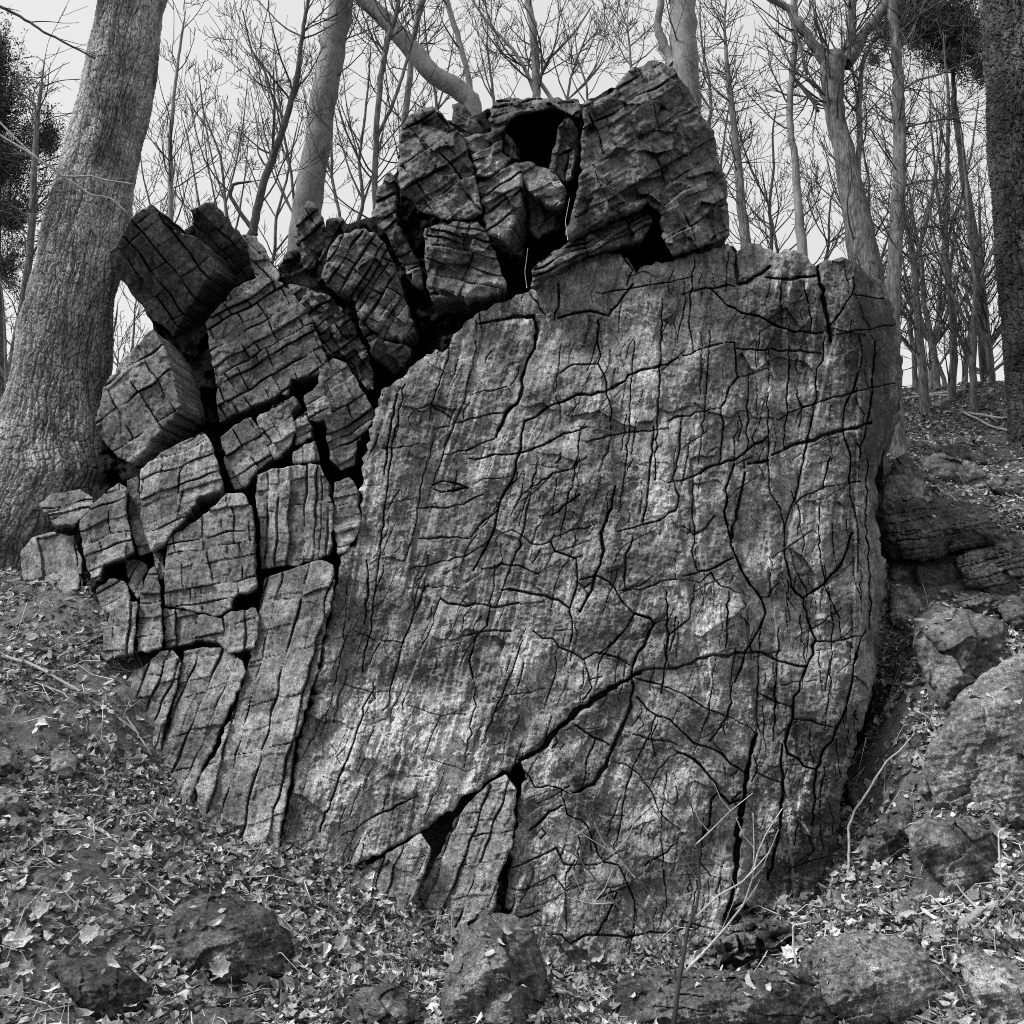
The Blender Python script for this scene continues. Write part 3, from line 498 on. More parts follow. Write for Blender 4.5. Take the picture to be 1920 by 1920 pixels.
# the broken blocks: label, outline, distance offset, right/up slopes, side drift, thickness, crack families, tone, extras
def yl(px, py): return 4.72 + (1400 - py) * .00085 + np.clip(600 - px, -150, 500) * .0010
BL = [
 ('tilted dark block overhanging at the top left corner, crossed by brick-like cracks', [(282,380),(247,408),(230,443),(203,477),(207,497),(260,567),(325,632),(345,590),(375,545),(402,505),(373,447),(320,430),(300,400)], -.10, -.10, -.5, (60,34), .5, [(-52,34,4.5,.9),(35,38,4.5,.85)], .62),
 ('narrow pointed block leaning right beside the tilted top left block', [(357,392),(385,380),(402,380),(430,412),(462,455),(484,508),(450,535),(405,512),(380,455),(367,430)], 0, .1, -.4, (10,24), .45, [(-45,26,4,.7),(40,30,3,.5)], .62),
 ('small mossy wedge sloping down to the right of the narrow pointed block', [(452,440),(480,443),(502,480),(525,518),(508,545),(480,520)], .15, .1, .1, (5,10), .4, [(-45,14,2.5,.7)], 1.1),
 ('large brick-cracked block under the narrow pointed block', [(385,605),(440,540),(490,515),(530,530),(575,580),(592,620),(612,672),(605,700),(545,710),(538,740),(480,757),(410,795),(403,700),(392,650)], .06, -.05, -.02, (20,25), .5, [(30,24,4,.9),(-62,36,4.5,.75)], .62),
 ('smooth diamond-shaped block jutting left in front of the big trunk', [(287,617),(245,660),(195,722),(178,788),(190,820),(222,858),(248,868),(340,764),(325,700),(308,650)], -.12, -.1, -.06, (58,30), .5, [(35,46,3.5,.7),(-60,60,4,.6)], .95),
 ('pentagonal block in the left half of the second tier', [(413,820),(440,797),(470,782),(482,800),(512,858),(482,880),(462,912),(440,920),(425,880)], .02, -.05, .02, (12,14), .45, [(30,30,3.5,.7),(-55,34,3.5,.6)], 1.0),
 ('squarish block right of the pentagonal block', [(481,785),(520,758),(550,742),(562,755),(546,775),(553,810),(541,840),(515,862),(497,830),(485,800)], -.02, -.05, .02, (12,14), .45, [(30,26,3.5,.7),(-60,30,3.5,.5)], 1.05),
 ('small chipped cube of rock between the squarish block and the tall slot', [(551,790),(575,768),(584,820),(552,838)], .03, .0, .02, (10,12), .35, [(25,22,3,.6)], 1.0),
 ('stubby rock brick just under the small chipped cube', [(547,848),(590,826),(598,862),(550,869)], .02, .0, .02, (6,10), .35, [(85,22,3.5,.8)], 1.0),
 ('upright rock brick with a dark right side above the small chipped cube', [(570,742),(606,715),(622,778),(592,790),(580,786)], .0, .05, .02, (16,12), .4, [(25,24,3,.7)], .95),
 ('rough block with a sloping right edge against the great slab', [(598,690),(625,672),(650,680),(680,735),(704,775),(690,800),(668,830),(664,872),(640,882),(618,862),(612,800),(600,750)], .10, .1, .02, (10,10), .4, [(30,26,3.5,.8),(-70,34,3,.5)], .8),
 ('slim standing block squeezed between the columns and the great slab', [(627,905),(655,895),(668,910),(676,975),(668,1004),(645,1036),(632,1040),(625,980)], .05, .05, .05, (8,8), .4, [(12,24,3.5,.7)], 1.1),
 ('fluted column block split by long vertical grooves', [(483,890),(510,880),(540,873),(600,872),(612,900),(625,960),(622,1020),(615,1040),(590,1050),(560,1058),(490,1066),(488,1000),(480,940)], .0, .0, .03, (16,12), .45, [(88,22,5,.85),(10,36,3,.5)], 1.05),
 ('broad pale block with a wavy grid of thin cracks above the dark diagonal gap', [(265,880),(300,850),(380,810),(395,830),(418,905),(413,920),(375,930),(345,975),(300,1025),(285,1035),(268,990),(262,930)], -.08, -.05, .03, (16,26), .5, [(20,26,3,.85),(80,48,3,.7)], 1.2),
 ('weathered block with square joints at the far left of the outcrop', [(148,985),(175,945),(222,905),(236,915),(236,960),(252,1035),(232,1045),(195,1058),(188,1085),(170,1088),(158,1040)], -.02, -.16, .03, (10,14), .45, [(18,26,4,.85),(98,30,4,.8)], .95),
 ('thin upright slice wedged beside the weathered far left block', [(238,902),(258,893),(266,960),(284,1036),(262,1042),(246,990)], .05, 0, .03, (6,12), .4, [(15,26,3,.8)], 1.0),
 ('large rounded block with curving vertical cracks in the middle of the left side', [(315,1010),(342,995),(390,960),(425,925),(455,925),(472,950),(478,1020),(480,1105),(438,1120),(432,1140),(410,1155),(370,1148),(345,1141),(310,1136),(308,1080),(312,1040)], -.08, -.05, .05, (14,16), .5, [(10,32,3,.75),(96,36,4,.75)], 1.0),
 ('pale leaning block at the left end of the lower tier', [(208,1145),(230,1130),(258,1128),(253,1180),(250,1222),(200,1240),(190,1228),(196,1180)], -.06, -.1, .05, (8,18), .5, [(85,24,5,.7),(10,34,3,.4)], 1.15),
 ('tall narrow block in the lower tier between two dark seams', [(265,1110),(280,1068),(292,1060),(300,1100),(304,1215),(257,1222),(259,1170)], -.04, -.05, .05, (6,12), .45, [(8,28,3.5,.6)], 1.05),
 ('wide cracked block at the right end of the lower tier', [(308,1140),(345,1144),(412,1160),(435,1146),(480,1140),(486,1165),(476,1215),(430,1225),(410,1205),(380,1200),(310,1216)], -.05, -.05, .05, (6,18), .45, [(88,34,4.5,.8),(12,28,3.5,.6)], 1.0),
 ('slanting foot block at the far left sinking into leaves', [(212,1300),(250,1262),(275,1245),(300,1222),(325,1220),(340,1245),(330,1290),(305,1370),(300,1440),(275,1420),(235,1350)], -.02, -.1, .06, (8,8), .5, [(68,26,4,.8),(5,44,2.5,.5)], 1.05),
 ('smooth shouldered foot block leaning beside the long column', [(345,1222),(372,1215),(420,1215),(455,1240),(460,1260),(440,1310),(420,1350),(400,1400),(370,1460),(350,1520),(295,1450),(320,1350),(335,1280)], -.06, -.05, .06, (10,8), .5, [(68,26,5,.8)], 1.1),
 ('long tall column of rock standing left of the great slab', [(497,1085),(520,1075),(560,1062),(600,1050),(625,1060),(628,1090),(615,1150),(600,1230),(590,1275),(552,1395),(540,1480),(525,1560),(520,1640),(450,1600),(380,1540),(366,1475),(410,1400),(440,1330),(465,1250),(480,1170)], -.12, -.05, .08, (14,4), .55, [(76,34,4,.75),(14,60,3,.55)], 1.1),
 ('small pale triangular slab at the foot of the diagonal fissure', [(640,1655),(700,1618),(745,1590),(790,1562),(808,1590),(800,1620),(780,1670),(760,1720),(690,1720),(650,1690)], .02, -.02, .08, (10,4), .5, [(72,34,3,.5)], 1.5),
 ('pointed wedge of rock between the diagonal fissure and the lower slab', [(850,1545),(880,1505),(930,1462),(948,1452),(968,1480),(965,1530),(958,1590),(935,1640),(930,1690),(915,1740),(860,1770),(790,1730),(775,1700),(805,1640)], .02, -.02, .08, (8,2), .55, [(70,40,3.5,.5),(8,46,4,.7)], 1.25),
 ('loose stone stub below the weathered far left block', [(180,1105),(205,1085),(235,1090),(245,1120),(225,1150),(195,1145)], .05, -.1, .05, (6,10), .35, [(30,22,3,.5)], .8),
 ('jagged chip of rock hanging in the slot beside the tall narrow block', [(236,1052),(262,1050),(275,1060),(266,1110),(258,1125),(240,1095)], .06, 0, .05, (6,10), .3, [(60,20,3,.5)], .9),
 ('thin splinter of stone standing under the pale broad block', [(288,1030),(305,1040),(312,1075),(300,1090),(290,1060)], .04, 0, .05, (4,8), .3, [], 1.0),
 ('low rounded rock with a vertical split beside the foot of the big trunk', [(38,1040),(60,1008),(100,998),(140,1004),(152,1050),(155,1100),(120,1130),(60,1130),(42,1080)], .55, -.2, .1, (10,10), .5, [(96,50,5,.8)], 1.0),
 ('bulging stone hugging the roots of the big left trunk', [(72,945),(100,925),(150,918),(176,935),(165,960),(140,985),(105,985)], .40, -.1, .1, (0,14), .4, [(10,20,3,.5)], 1.1),
]
TB = [  # the crown of the outcrop: label, outline, distance, a, b, side drift, thickness, crack families, tone
 ('rounded cracked head of rock at the left of the summit group', [(745,335),(747,255),(770,213),(790,202),(820,202),(842,232),(868,250),(880,285),(898,365),(905,400),(880,412),(830,412),(790,397),(765,372),(750,352)], 5.55, -.05, .06, (20,14), .55, [(32,34,5.5,.85),(-50,40,5,.7)], 1.1),
 ('little dark horned stone perched behind the cracked head', [(846,196),(860,192),(885,215),(903,238),(905,252),(872,256),(850,235)], 5.85, 0, .05, (6,8), .4, [(-25,14,3.5,.8)], .8),
 ('pale stacked stone touching the right of the cracked head', [(868,258),(905,250),(935,243),(943,262),(940,285),(962,299),(935,320),(905,332),(893,330),(880,287)], 5.62, -.02, .1, (8,14), .45, [(28,30,5,.8)], 1.45),
 ('pale leaning slab with a black right side below the stacked stone', [(893,345),(935,320),(972,303),(978,345),(976,390),(966,425),(945,450),(915,442),(908,400)], 5.5, .0, .08, (22,38), .45, [(35,44,4,.6)], 1.4),
 ('layered stump of rock with deep wavy ledges under the cracked head', [(796,428),(830,417),(895,414),(915,442),(922,462),(932,485),(945,520),(950,540),(920,556),(880,563),(862,560),(812,565),(800,540),(796,480)], 5.42, -.03, .07, (8,36), .5, [(-12,16,5,.8,.2),(70,60,3,.4)], 1.05),
 ('thin tapering fin of rock left of the cracked head', [(697,408),(705,360),(728,318),(740,330),(744,420),(768,462),(788,500),(797,548),(780,542),(745,482),(725,442)], 5.7, .05, .05, (8,8), .45, [(30,24,4.5,.8)], .95),
 ('ribbed hunched block sloping right below the thin fin', [(602,520),(620,460),(645,435),(685,428),(715,450),(742,500),(757,550),(778,620),(755,640),(720,638),(675,600),(660,560),(625,545)], 5.42, .06, .04, (18,30), .5, [(58,14,4,.8),(-30,48,3.5,.5)], 1.0),
 ('small pointed stone standing alone against the sky over the left blocks', [(552,445),(562,405),(577,375),(588,380),(605,405),(612,430),(605,470),(590,500),(570,508),(560,470)], 5.6, 0, .04, (6,8), .4, [(45,24,4,.8),(-50,24,4,.6)], .95),
 ('dark curved stone bridging the small pointed stone and the hunched block', [(612,412),(640,406),(655,425),(642,448),(615,500),(600,522),(592,505),(604,470)], 5.7, 0, .04, (8,10), .4, [(60,20,3,.6)], .7),
 ('black crooked stone low in the gap left of the small pointed stone', [(520,500),(540,470),(562,468),(570,505),(600,530),(610,560),(560,545),(530,530)], 5.8, 0, -.05, (8,10), .4, [(30,24,3,.6)], .5),
 ('broken rubbly ridge running down behind the large brick-cracked block', [(525,528),(560,535),(620,555),(665,610),(690,660),(702,730),(690,735),(650,675),(612,668),(590,618),(570,578)], 5.5, .05, .06, (8,10), .4, [(35,18,4,.8),(-50,22,4,.8)], 1.0),
 ('lower chunk of the hunched block hanging over the black hollow', [(672,600),(720,640),(756,644),(772,655),(760,690),(738,700),(700,668)], 5.45, .05, -.12, (6,18), .4, [(30,30,3,.6)], .7),
 ('flat layered roof stone spanning the small black cave', [(918,205),(930,187),(960,183),(1000,184),(1085,187),(1090,225),(1070,215),(1040,203),(990,212),(955,222),(940,250),(922,260)], 5.6, .02, .25, (0,10), 1.7, [(10,10,4,.9)], .9),
 ('dark side wall under the left end of the roof stone', [(922,255),(942,240),(962,262),(972,300),(958,302),(944,285),(942,262)], 5.75, 0, 0, (10,10), .4, [(85,14,3,.7)], .7),
 ('upright splinter of rock in the mouth of the small black cave', [(1060,210),(1074,228),(1082,280),(1078,330),(1058,345),(1030,322),(1034,282),(1046,248)], 5.65, .05, .02, (8,6), .35, [(80,16,3,.7)], .8),
 ('pale angular boulder wedged in the chimney below the small cave', [(968,306),(990,302),(1040,325),(1063,360),(1055,382),(1036,388),(1012,372),(985,350)], 5.5, .0, .14, (4,26), .4, [(25,60,3,.5)], 1.6),
 ('shadowed lower stone jammed beneath the pale angular boulder', [(990,360),(1020,378),(1045,395),(1040,430),(1010,450),(992,430)], 5.75, 0, 0, (0,10), .3, [(30,30,3,.5)], .6),
 ('massive dark summit tower with a humped top at the right', [(1093,192),(1135,180),(1150,172),(1165,150),(1185,125),(1225,113),(1262,128),(1292,165),(1315,210),(1340,245),(1345,290),(1363,345),(1367,440),(1340,455),(1262,478),(1240,445),(1242,405),(1215,380),(1190,395),(1120,425),(1068,455),(1058,440),(1075,390),(1085,340),(1090,280)], 5.45, .05, .05, (10,30), .8, [(30,44,6,.7),(-70,70,5,.5),(22,20,3,.35)], .85),
 ('sloping ribbed ledge between the summit tower and the great slab', [(995,505),(1030,478),(1066,452),(1120,432),(1215,388),(1224,412),(1205,450),(1140,468),(1090,482),(1010,528),(996,545)], 5.38, .02, .16, (6,14), .5, [(24,11,4,.8)], .95),
]
GR = 'rocks of the outcrop'
k = 100
for (lab, poly, off, a_, b_, ext, th, grids, tn) in BL:
    k += 1; c = np.mean(poly, 0)
    sheet('rock_block', lab, 'rock block', poly, yl(*c) + off, a=a_ - .10, b=b_ + .04, ext=ext, thick=th, s=1.8, rough=1.6, rnd=(2.2, .022), fb=(.02, .010, .006), facet=(60, .02), gap=-.4, bstep=.028,
          streak=(75, .004), bricks=[(g[0], g[1] * .95, g[2] * .6) for g in (list(grids) + [(12, 55, 2.5), (85, 60, 2.5)])[:2]], tone=tn, seed=k, group=GR, cdepth=.04)
for (lab, poly, Y, a_, b_, ext, th, grids, tn) in TB:
    k += 1
    tn = tn * (.78 if tn > 1.2 else .64)
    sheet('rock_block', lab, 'rock block', poly, Y, a=a_, b=b_, ext=ext, thick=th, s=1.8, rough=1.9, rnd=(6, .06), fb=(.08, .03, .008), facet=(46, .14), gap=.5, bstep=.06, speck=.6,
          streak=(grids[0][0] if grids else 80, .006), bricks=[(g[0], max(15, g[1] * 1.1), g[2] * .8) for g in (list(grids) + [(20, 60, 3), (-60, 70, 3)])[:2]], tone=tn, seed=k, group=GR, cdepth=.05)

# ------------------------------------------------------------------ loose boulders lying on the slope
BO = [  # label, outline, dome, tone, dist offset, facet
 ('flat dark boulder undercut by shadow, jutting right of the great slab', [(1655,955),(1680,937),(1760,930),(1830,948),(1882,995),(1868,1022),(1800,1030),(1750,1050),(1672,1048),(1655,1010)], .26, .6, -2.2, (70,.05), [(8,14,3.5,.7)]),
 ('steep grey boulder leaning on the right edge of the slab', [(1678,862),(1700,848),(1720,880),(1736,915),(1728,940),(1690,948),(1652,942),(1660,900)], .12, 1.1, -.1, (60,.07), []),
 ('pale rounded boulder in the dark hollow beside the slab', [(1668,1095),(1700,1094),(1728,1122),(1730,1150),(1712,1178),(1690,1182),(1670,1165)], .12, 1.6, -.05, (60,.03), []),
 ('small round stone under the flat dark boulder', [(1668,1056),(1695,1052),(1712,1068),(1705,1088),(1680,1092),(1668,1080)], .07, 1.0, -.1, (40,.03), []),
 ('dark angular boulder with a ridge down its front and a stick across its top', [(1712,1165),(1750,1132),(1800,1140),(1868,1158),(1892,1172),(1890,1250),(1850,1285),(1770,1330),(1740,1280),(1712,1215)], .2, .85, -.25, (90,.14), []),
 ('huge mottled boulder at the right edge of the picture', [(1722,1530),(1738,1400),(1790,1310),(1860,1252),(1930,1215),(1990,1210),(1990,1560),(1850,1560)], .35, 1.3, -.25, (110,.08), []),
 ('mossy rounded boulder below the huge mottled one', [(1693,1558),(1730,1535),(1800,1533),(1870,1558),(1888,1600),(1875,1668),(1800,1690),(1750,1640),(1712,1595)], .2, 1.0, -.15, (90,.05), []),
 ('big speckled slab-sided boulder lying in the lower right foreground', [(1498,1790),(1530,1760),(1610,1745),(1700,1762),(1770,1810),(1830,1870),(1870,1960),(1640,1965),(1560,1900),(1505,1840)], .25, 1.15, -.2, (120,.05), []),
 ('smooth pale boulder cut by the lower right corner', [(1790,1800),(1830,1775),(1880,1790),(1960,1850),(1980,1980),(1880,1980),(1830,1880)], .22, 1.7, -.2, (120,.04), []),
 ('shaggy weathered rock at the foot of the right column', [(1338,1770),(1365,1738),(1420,1722),(1480,1728),(1512,1760),(1490,1800),(1430,1812),(1345,1815)], .14, 1.2, -.1, (26,.22), [(10,22,3,.5)]),
 ('long low dark boulder along the bottom behind the thin sapling', [(1150,1850),(1180,1822),(1260,1812),(1400,1822),(1500,1812),(1540,1850),(1570,1900),(1580,1980),(1160,1980)], .22, .6, -.15, (120,.06), [(-4,22,3,.5)]),
 ('upright mossy stump-like boulder in the bottom centre', [(825,1860),(850,1790),(870,1730),(905,1708),(960,1712),(1000,1740),(1020,1800),(1030,1870),(1020,1980),(830,1980)], .26, .75, -.18, (60,.10), []),
 ('small split stone left of the upright mossy boulder', [(650,1885),(680,1850),(740,1843),(782,1870),(775,1910),(740,1940),(670,1940)], .12, .8, -.08, (50,.12), []),
 ('broad spotted boulder half buried in the lower left leaves', [(296,1745),(330,1700),(375,1678),(440,1675),(510,1705),(545,1750),(552,1790),(520,1830),(420,1850),(330,1835),(300,1795)], .2, .6, -.12, (100,.04), []),
 ('nearly black rounded boulder in the lower left corner', [(105,1815),(140,1795),(185,1788),(240,1810),(285,1850),(290,1885),(270,1930),(200,1925),(140,1880),(112,1845)], .2, .38, -.12, (90,.06), []),
 ('pale flat-topped stone at the left edge', [(-20,1470),(20,1478),(48,1500),(55,1525),(20,1535),(-20,1525)], .1, 1.6, -.06, (60,.06), []),
 ('roundish grey stone in leaves under the cut bank', [(80,1425),(95,1402),(125,1400),(146,1425),(142,1450),(110,1462),(85,1450)], .1, 1.2, -.06, (40,.05), []),
 ('dull stone half hidden above the pale flat-topped stone', [(-20,1400),(10,1400),(36,1418),(35,1445),(10,1455),(-20,1450)], .08, .7, -.06, (50,.05), []),
 ('small smooth stone among leaves right of the black boulder', [(362,1862),(390,1848),(425,1852),(440,1872),(420,1892),(380,1890)], .07, 1.35, -.05, (50,.04), []),
 ('earthy slab cut by the bottom edge left of centre', [(345,1915),(380,1892),(440,1888),(500,1900),(520,1960),(340,1960)], .1, .9, -.06, (60,.05), []),
 ('dark stone poking up at the bottom left edge', [(20,1900),(60,1880),(110,1885),(140,1915),(130,1960),(20,1960)], .1, .9, -.06, (60,.06), []),
 ('layered outcrop stone high on the right margin', [(1790,1045),(1830,1028),(1900,1035),(1960,1060),(1960,1125),(1880,1118),(1810,1100)], .16, 1.05, -.12, (50,.08), [(14,10,3.5,.8)]),
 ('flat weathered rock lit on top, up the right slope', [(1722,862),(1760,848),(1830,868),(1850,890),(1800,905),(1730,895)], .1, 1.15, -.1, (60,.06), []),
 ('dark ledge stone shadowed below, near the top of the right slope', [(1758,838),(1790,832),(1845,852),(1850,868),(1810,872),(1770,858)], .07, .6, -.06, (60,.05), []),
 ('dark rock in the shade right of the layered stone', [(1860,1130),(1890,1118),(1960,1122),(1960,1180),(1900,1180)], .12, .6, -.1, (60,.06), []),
 ('dim stone beside the hanging root right of the slab', [(1582,1470),(1600,1462),(1630,1480),(1632,1505),(1610,1518),(1590,1500)], .07, .7, -.05, (40,.04), []),
 ('thin ledge stone stepping down right of the flat dark boulder', [(1800,1032),(1850,1022),(1900,1002),(1960,1005),(1960,1040),(1830,1047)], .08, 1.0, -.1, (50,.06), [(6,12,3,.6)]),
 ('broken slab tilted under the layered outcrop stone', [(1790,1125),(1840,1110),(1900,1122),(1905,1152),(1850,1152),(1800,1142)], .08, .9, -.1, (50,.06), [(14,12,3,.6)]),
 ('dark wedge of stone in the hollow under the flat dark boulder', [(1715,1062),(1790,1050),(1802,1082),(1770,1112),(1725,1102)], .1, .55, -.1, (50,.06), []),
 ('flat stone bedded in litter below the hill crest at the margin', [(1845,902),(1900,890),(1960,900),(1960,930),(1880,930)], .08, 1.0, -.1, (50,.05), [(8,14,3,.5)]),
 ('ragged earthy rock filling the gully right of the slab foot', [(1608,1590),(1650,1530),(1700,1500),(1718,1545),(1700,1605),(1640,1640)], .12, 1.1, -.1, (40,.08), []),
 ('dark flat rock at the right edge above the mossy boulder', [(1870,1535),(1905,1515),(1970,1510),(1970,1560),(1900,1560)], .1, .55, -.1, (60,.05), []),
]
for (lab, poly, dome, tn, off, fc, grids) in BO:
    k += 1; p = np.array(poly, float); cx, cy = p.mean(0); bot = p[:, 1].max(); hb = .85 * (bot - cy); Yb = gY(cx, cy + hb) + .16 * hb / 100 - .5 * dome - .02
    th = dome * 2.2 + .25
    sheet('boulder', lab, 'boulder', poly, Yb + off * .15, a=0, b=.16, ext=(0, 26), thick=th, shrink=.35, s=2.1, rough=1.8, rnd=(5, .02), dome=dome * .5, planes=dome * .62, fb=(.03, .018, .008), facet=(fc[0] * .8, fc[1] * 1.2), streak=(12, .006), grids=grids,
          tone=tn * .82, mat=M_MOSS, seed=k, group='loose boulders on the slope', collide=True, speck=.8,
          blobs=[(358, 1735, 6, 5, 2.2), (407, 1797, 5, 4, 2.2), (437, 1807, 7, 6, 2.2), (497, 1742, 4, 4, 2.0)] if 'spotted' in lab else ())

# ------------------------------------------------------------------ big trunks with real bark relief
def big_trunk(name, label, rows, Y, mat, plate, depth, seed, flare=.0, crown=None, lean_y=0., tone=1., ivy=False):
    """rows: (left px, right px, py) from top to bottom"""
    rows = np.array(rows, float); base = P((rows[-1, 0] + rows[-1, 1]) / 2, rows[-1, 2], Y)
    root = tag(empty(name, base), label, 'tree')
    n = 1000; py = np.linspace(rows[0, 2], rows[-1, 2], n); L = np.interp(py, rows[:, 2], rows[:, 0]); Rr = np.interp(py, rows[:, 2], rows[:, 1])
    kern = np.hanning(41); kern /= kern.sum()
    def sm(a): return np.convolve(np.pad(a, 20, mode='edge') + 0, kern, 'valid')
    L, Rr = sm(L), sm(Rr); yy = Y + lean_y * np.linspace(1, 0, n)
    C = P((L + Rr) / 2, py, yy); E = P(Rr, py, yy); rad = np.linalg.norm(E - C, axis=1)
    m = 520; th = np.linspace(0, 2 * math.pi, m, endpoint=False); arc = np.cumsum(np.r_[0, np.linalg.norm(np.diff(C, axis=0), axis=1)])
    TH, AR = np.meshgrid(th, arc); RD = rad[:, None]; rm = rad.mean(); U = TH * rm
    # noise wrapped by sampling on a doubled period blend
    def wrap(f): w = sstep(0, 1, TH / (2 * math.pi)); return f(U, AR) * (1 - w) + f(U - 2 * math.pi * rm, AR) * w
    wx = U + .02 * noise(U * 9, AR * 9, seed) + .012 * noise(U * 30, AR * 14, seed + 3); wy = AR + .03 * noise(U * 9, AR * 5, seed + 1)
    f1, f2, _, _, rid = voro(wx / plate, wy / (plate * 3.0), seed + 2); ed = sstep(.02, .16, f2 - f1)
    g1, g2, _, _, rid2 = voro(wx / plate * 2.2, wy / plate * 1.6, seed + 4); ed2 = sstep(.0, .2, g2 - g1)
    rg = np.abs(fbm(wx / (plate * .8), wy / (plate * 4.5), seed + 12, 2)); rg = sstep(0, .35, rg)
    h = depth * (.6 * rg + 1.1 * ed + .3 * ed2 - 1 + .5 * (rid - .5) + .35 * (rid2 - .5)) + .03 * wrap(lambda a, b: fbm(a * 3, b * 1.3, seed + 6, 3)) + depth * .5 * fbm(U * 60, AR * 50, seed + 7, 2)
    fr = np.abs(fbm((U + .03 * noise(U * 5, AR * 3, seed + 31)) / .075, AR / .8, seed + 30, 3, .6)); h = h - depth * 1.4 * (1 - sstep(0, .3, fr))
    if flare: t = np.clip((AR - arc[-1] + 1.2) / 1.2, 0, 1); h = h + flare * t ** 2 * (.4 + .9 * np.abs(np.cos(TH * 2.5 + seed)))
    q = RD + h; V = C[:, None] + np.stack([np.cos(TH) * q, np.sin(TH) * q, 0 * q], -1)
    i = np.arange(n - 1)[:, None] * m; j = np.arange(m)[None]; jn = (j + 1) % m
    Q = np.stack([i + j, i + jn, i + m + jn, i + m + j], -1).reshape(-1, 4)
    tn = (.3 + .55 * ed * (.65 + .35 * ed2) + .28 * rg) * (.55 + .5 * sstep(0, .3, fr)) * (.9 + .2 * rid) * (1 + .7 * fbm(U * 2.2, AR * 1.4, seed + 8, 4)) * tone
    tr = link('trunk', mesh_np('trunk', V.reshape(-1, 3), Q, attr=np.clip(tn, .15, 2).ravel()), mat, root)
    # the trunk carries on above the frame, so it throws its real shade and shows from elsewhere
    tb = Tubes(); d = C[0] - C[60]; d /= np.linalg.norm(d); tb.tube([C[0] + d * 0, C[0] + d * 2, C[0] + d * 4.5], [rad[0] * .97, rad[0] * .8, rad[0] * .5], 14); tb.build('upper_trunk', mat, root)
    return root, C, rad

# ------------------------------------------------------------------ bare trees
RT = np.random.default_rng(77)
def unit(v): return v / (np.linalg.norm(v) + 1e-9)
def grow(tb, p, d, L, r, lev, up=.10, crook=.10, kids=5, spread=(.45, .95), rmin=.0030, flat=1.):
    n = 4 + int(L / .16); n = min(n, 14); pts = [p]; st = L / n; dd = unit(d)
    for i in range(n):
        dd = unit(dd + RT.normal(0, crook, 3) * (1, flat, 1) + (0, 0, up)); pts.append(pts[-1] + dd * st)
    rr = np.linspace(r, max(rmin, r * .35), n + 1); tb.tube(pts, rr, 6 if r > .02 else (4 if r > .006 else 3), .85 + .3 * RT.random())
    if lev <= 0: return
    for k in range(kids):
        t = RT.uniform(.18, .97); i = min(n - 1, int(t * n)); a = pts[i] + (pts[i + 1] - pts[i]) * (t * n - i); dl = unit(pts[i + 1] - pts[i])
        s = unit(np.cross(dl, RT.normal(0, 1, 3) * (.5, 1.2, .5))); ang = RT.uniform(*spread)
        grow(tb, a, dl * math.cos(ang) + s * math.sin(ang), L * RT.uniform(.3, .62) * (1.1 - .5 * t), max(rmin, rr[i] * .55), lev - 1, up, crook * 1.15, max(2, kids - 1), spread, rmin, flat)
def trunk_pts(rows, Y):
    """rows: (px, py, width px) bottom to top"""
    r = np.array(rows, float); n = max(6, len(r) * 4); t = np.linspace(0, len(r) - 1, n); X = np.interp(t, range(len(r)), r[:, 0]); Yy = np.interp(t, range(len(r)), r[:, 1]); W = np.interp(t, range(len(r)), r[:, 2])
    Yv = Y if np.isscalar(Y) else np.interp(t, np.linspace(0, len(r) - 1, len(Y)), Y)
    p = P(X, Yy, Yv); p[:, 1] += 0; rad = W * .5 * (p[:, 1] / math.cos(PITCH)) / F * .97
    p = p + RT.normal(0, 1, p.shape) * rad[:, None] * np.where(rad > .06, .05, .12)[:, None]
    return p, rad
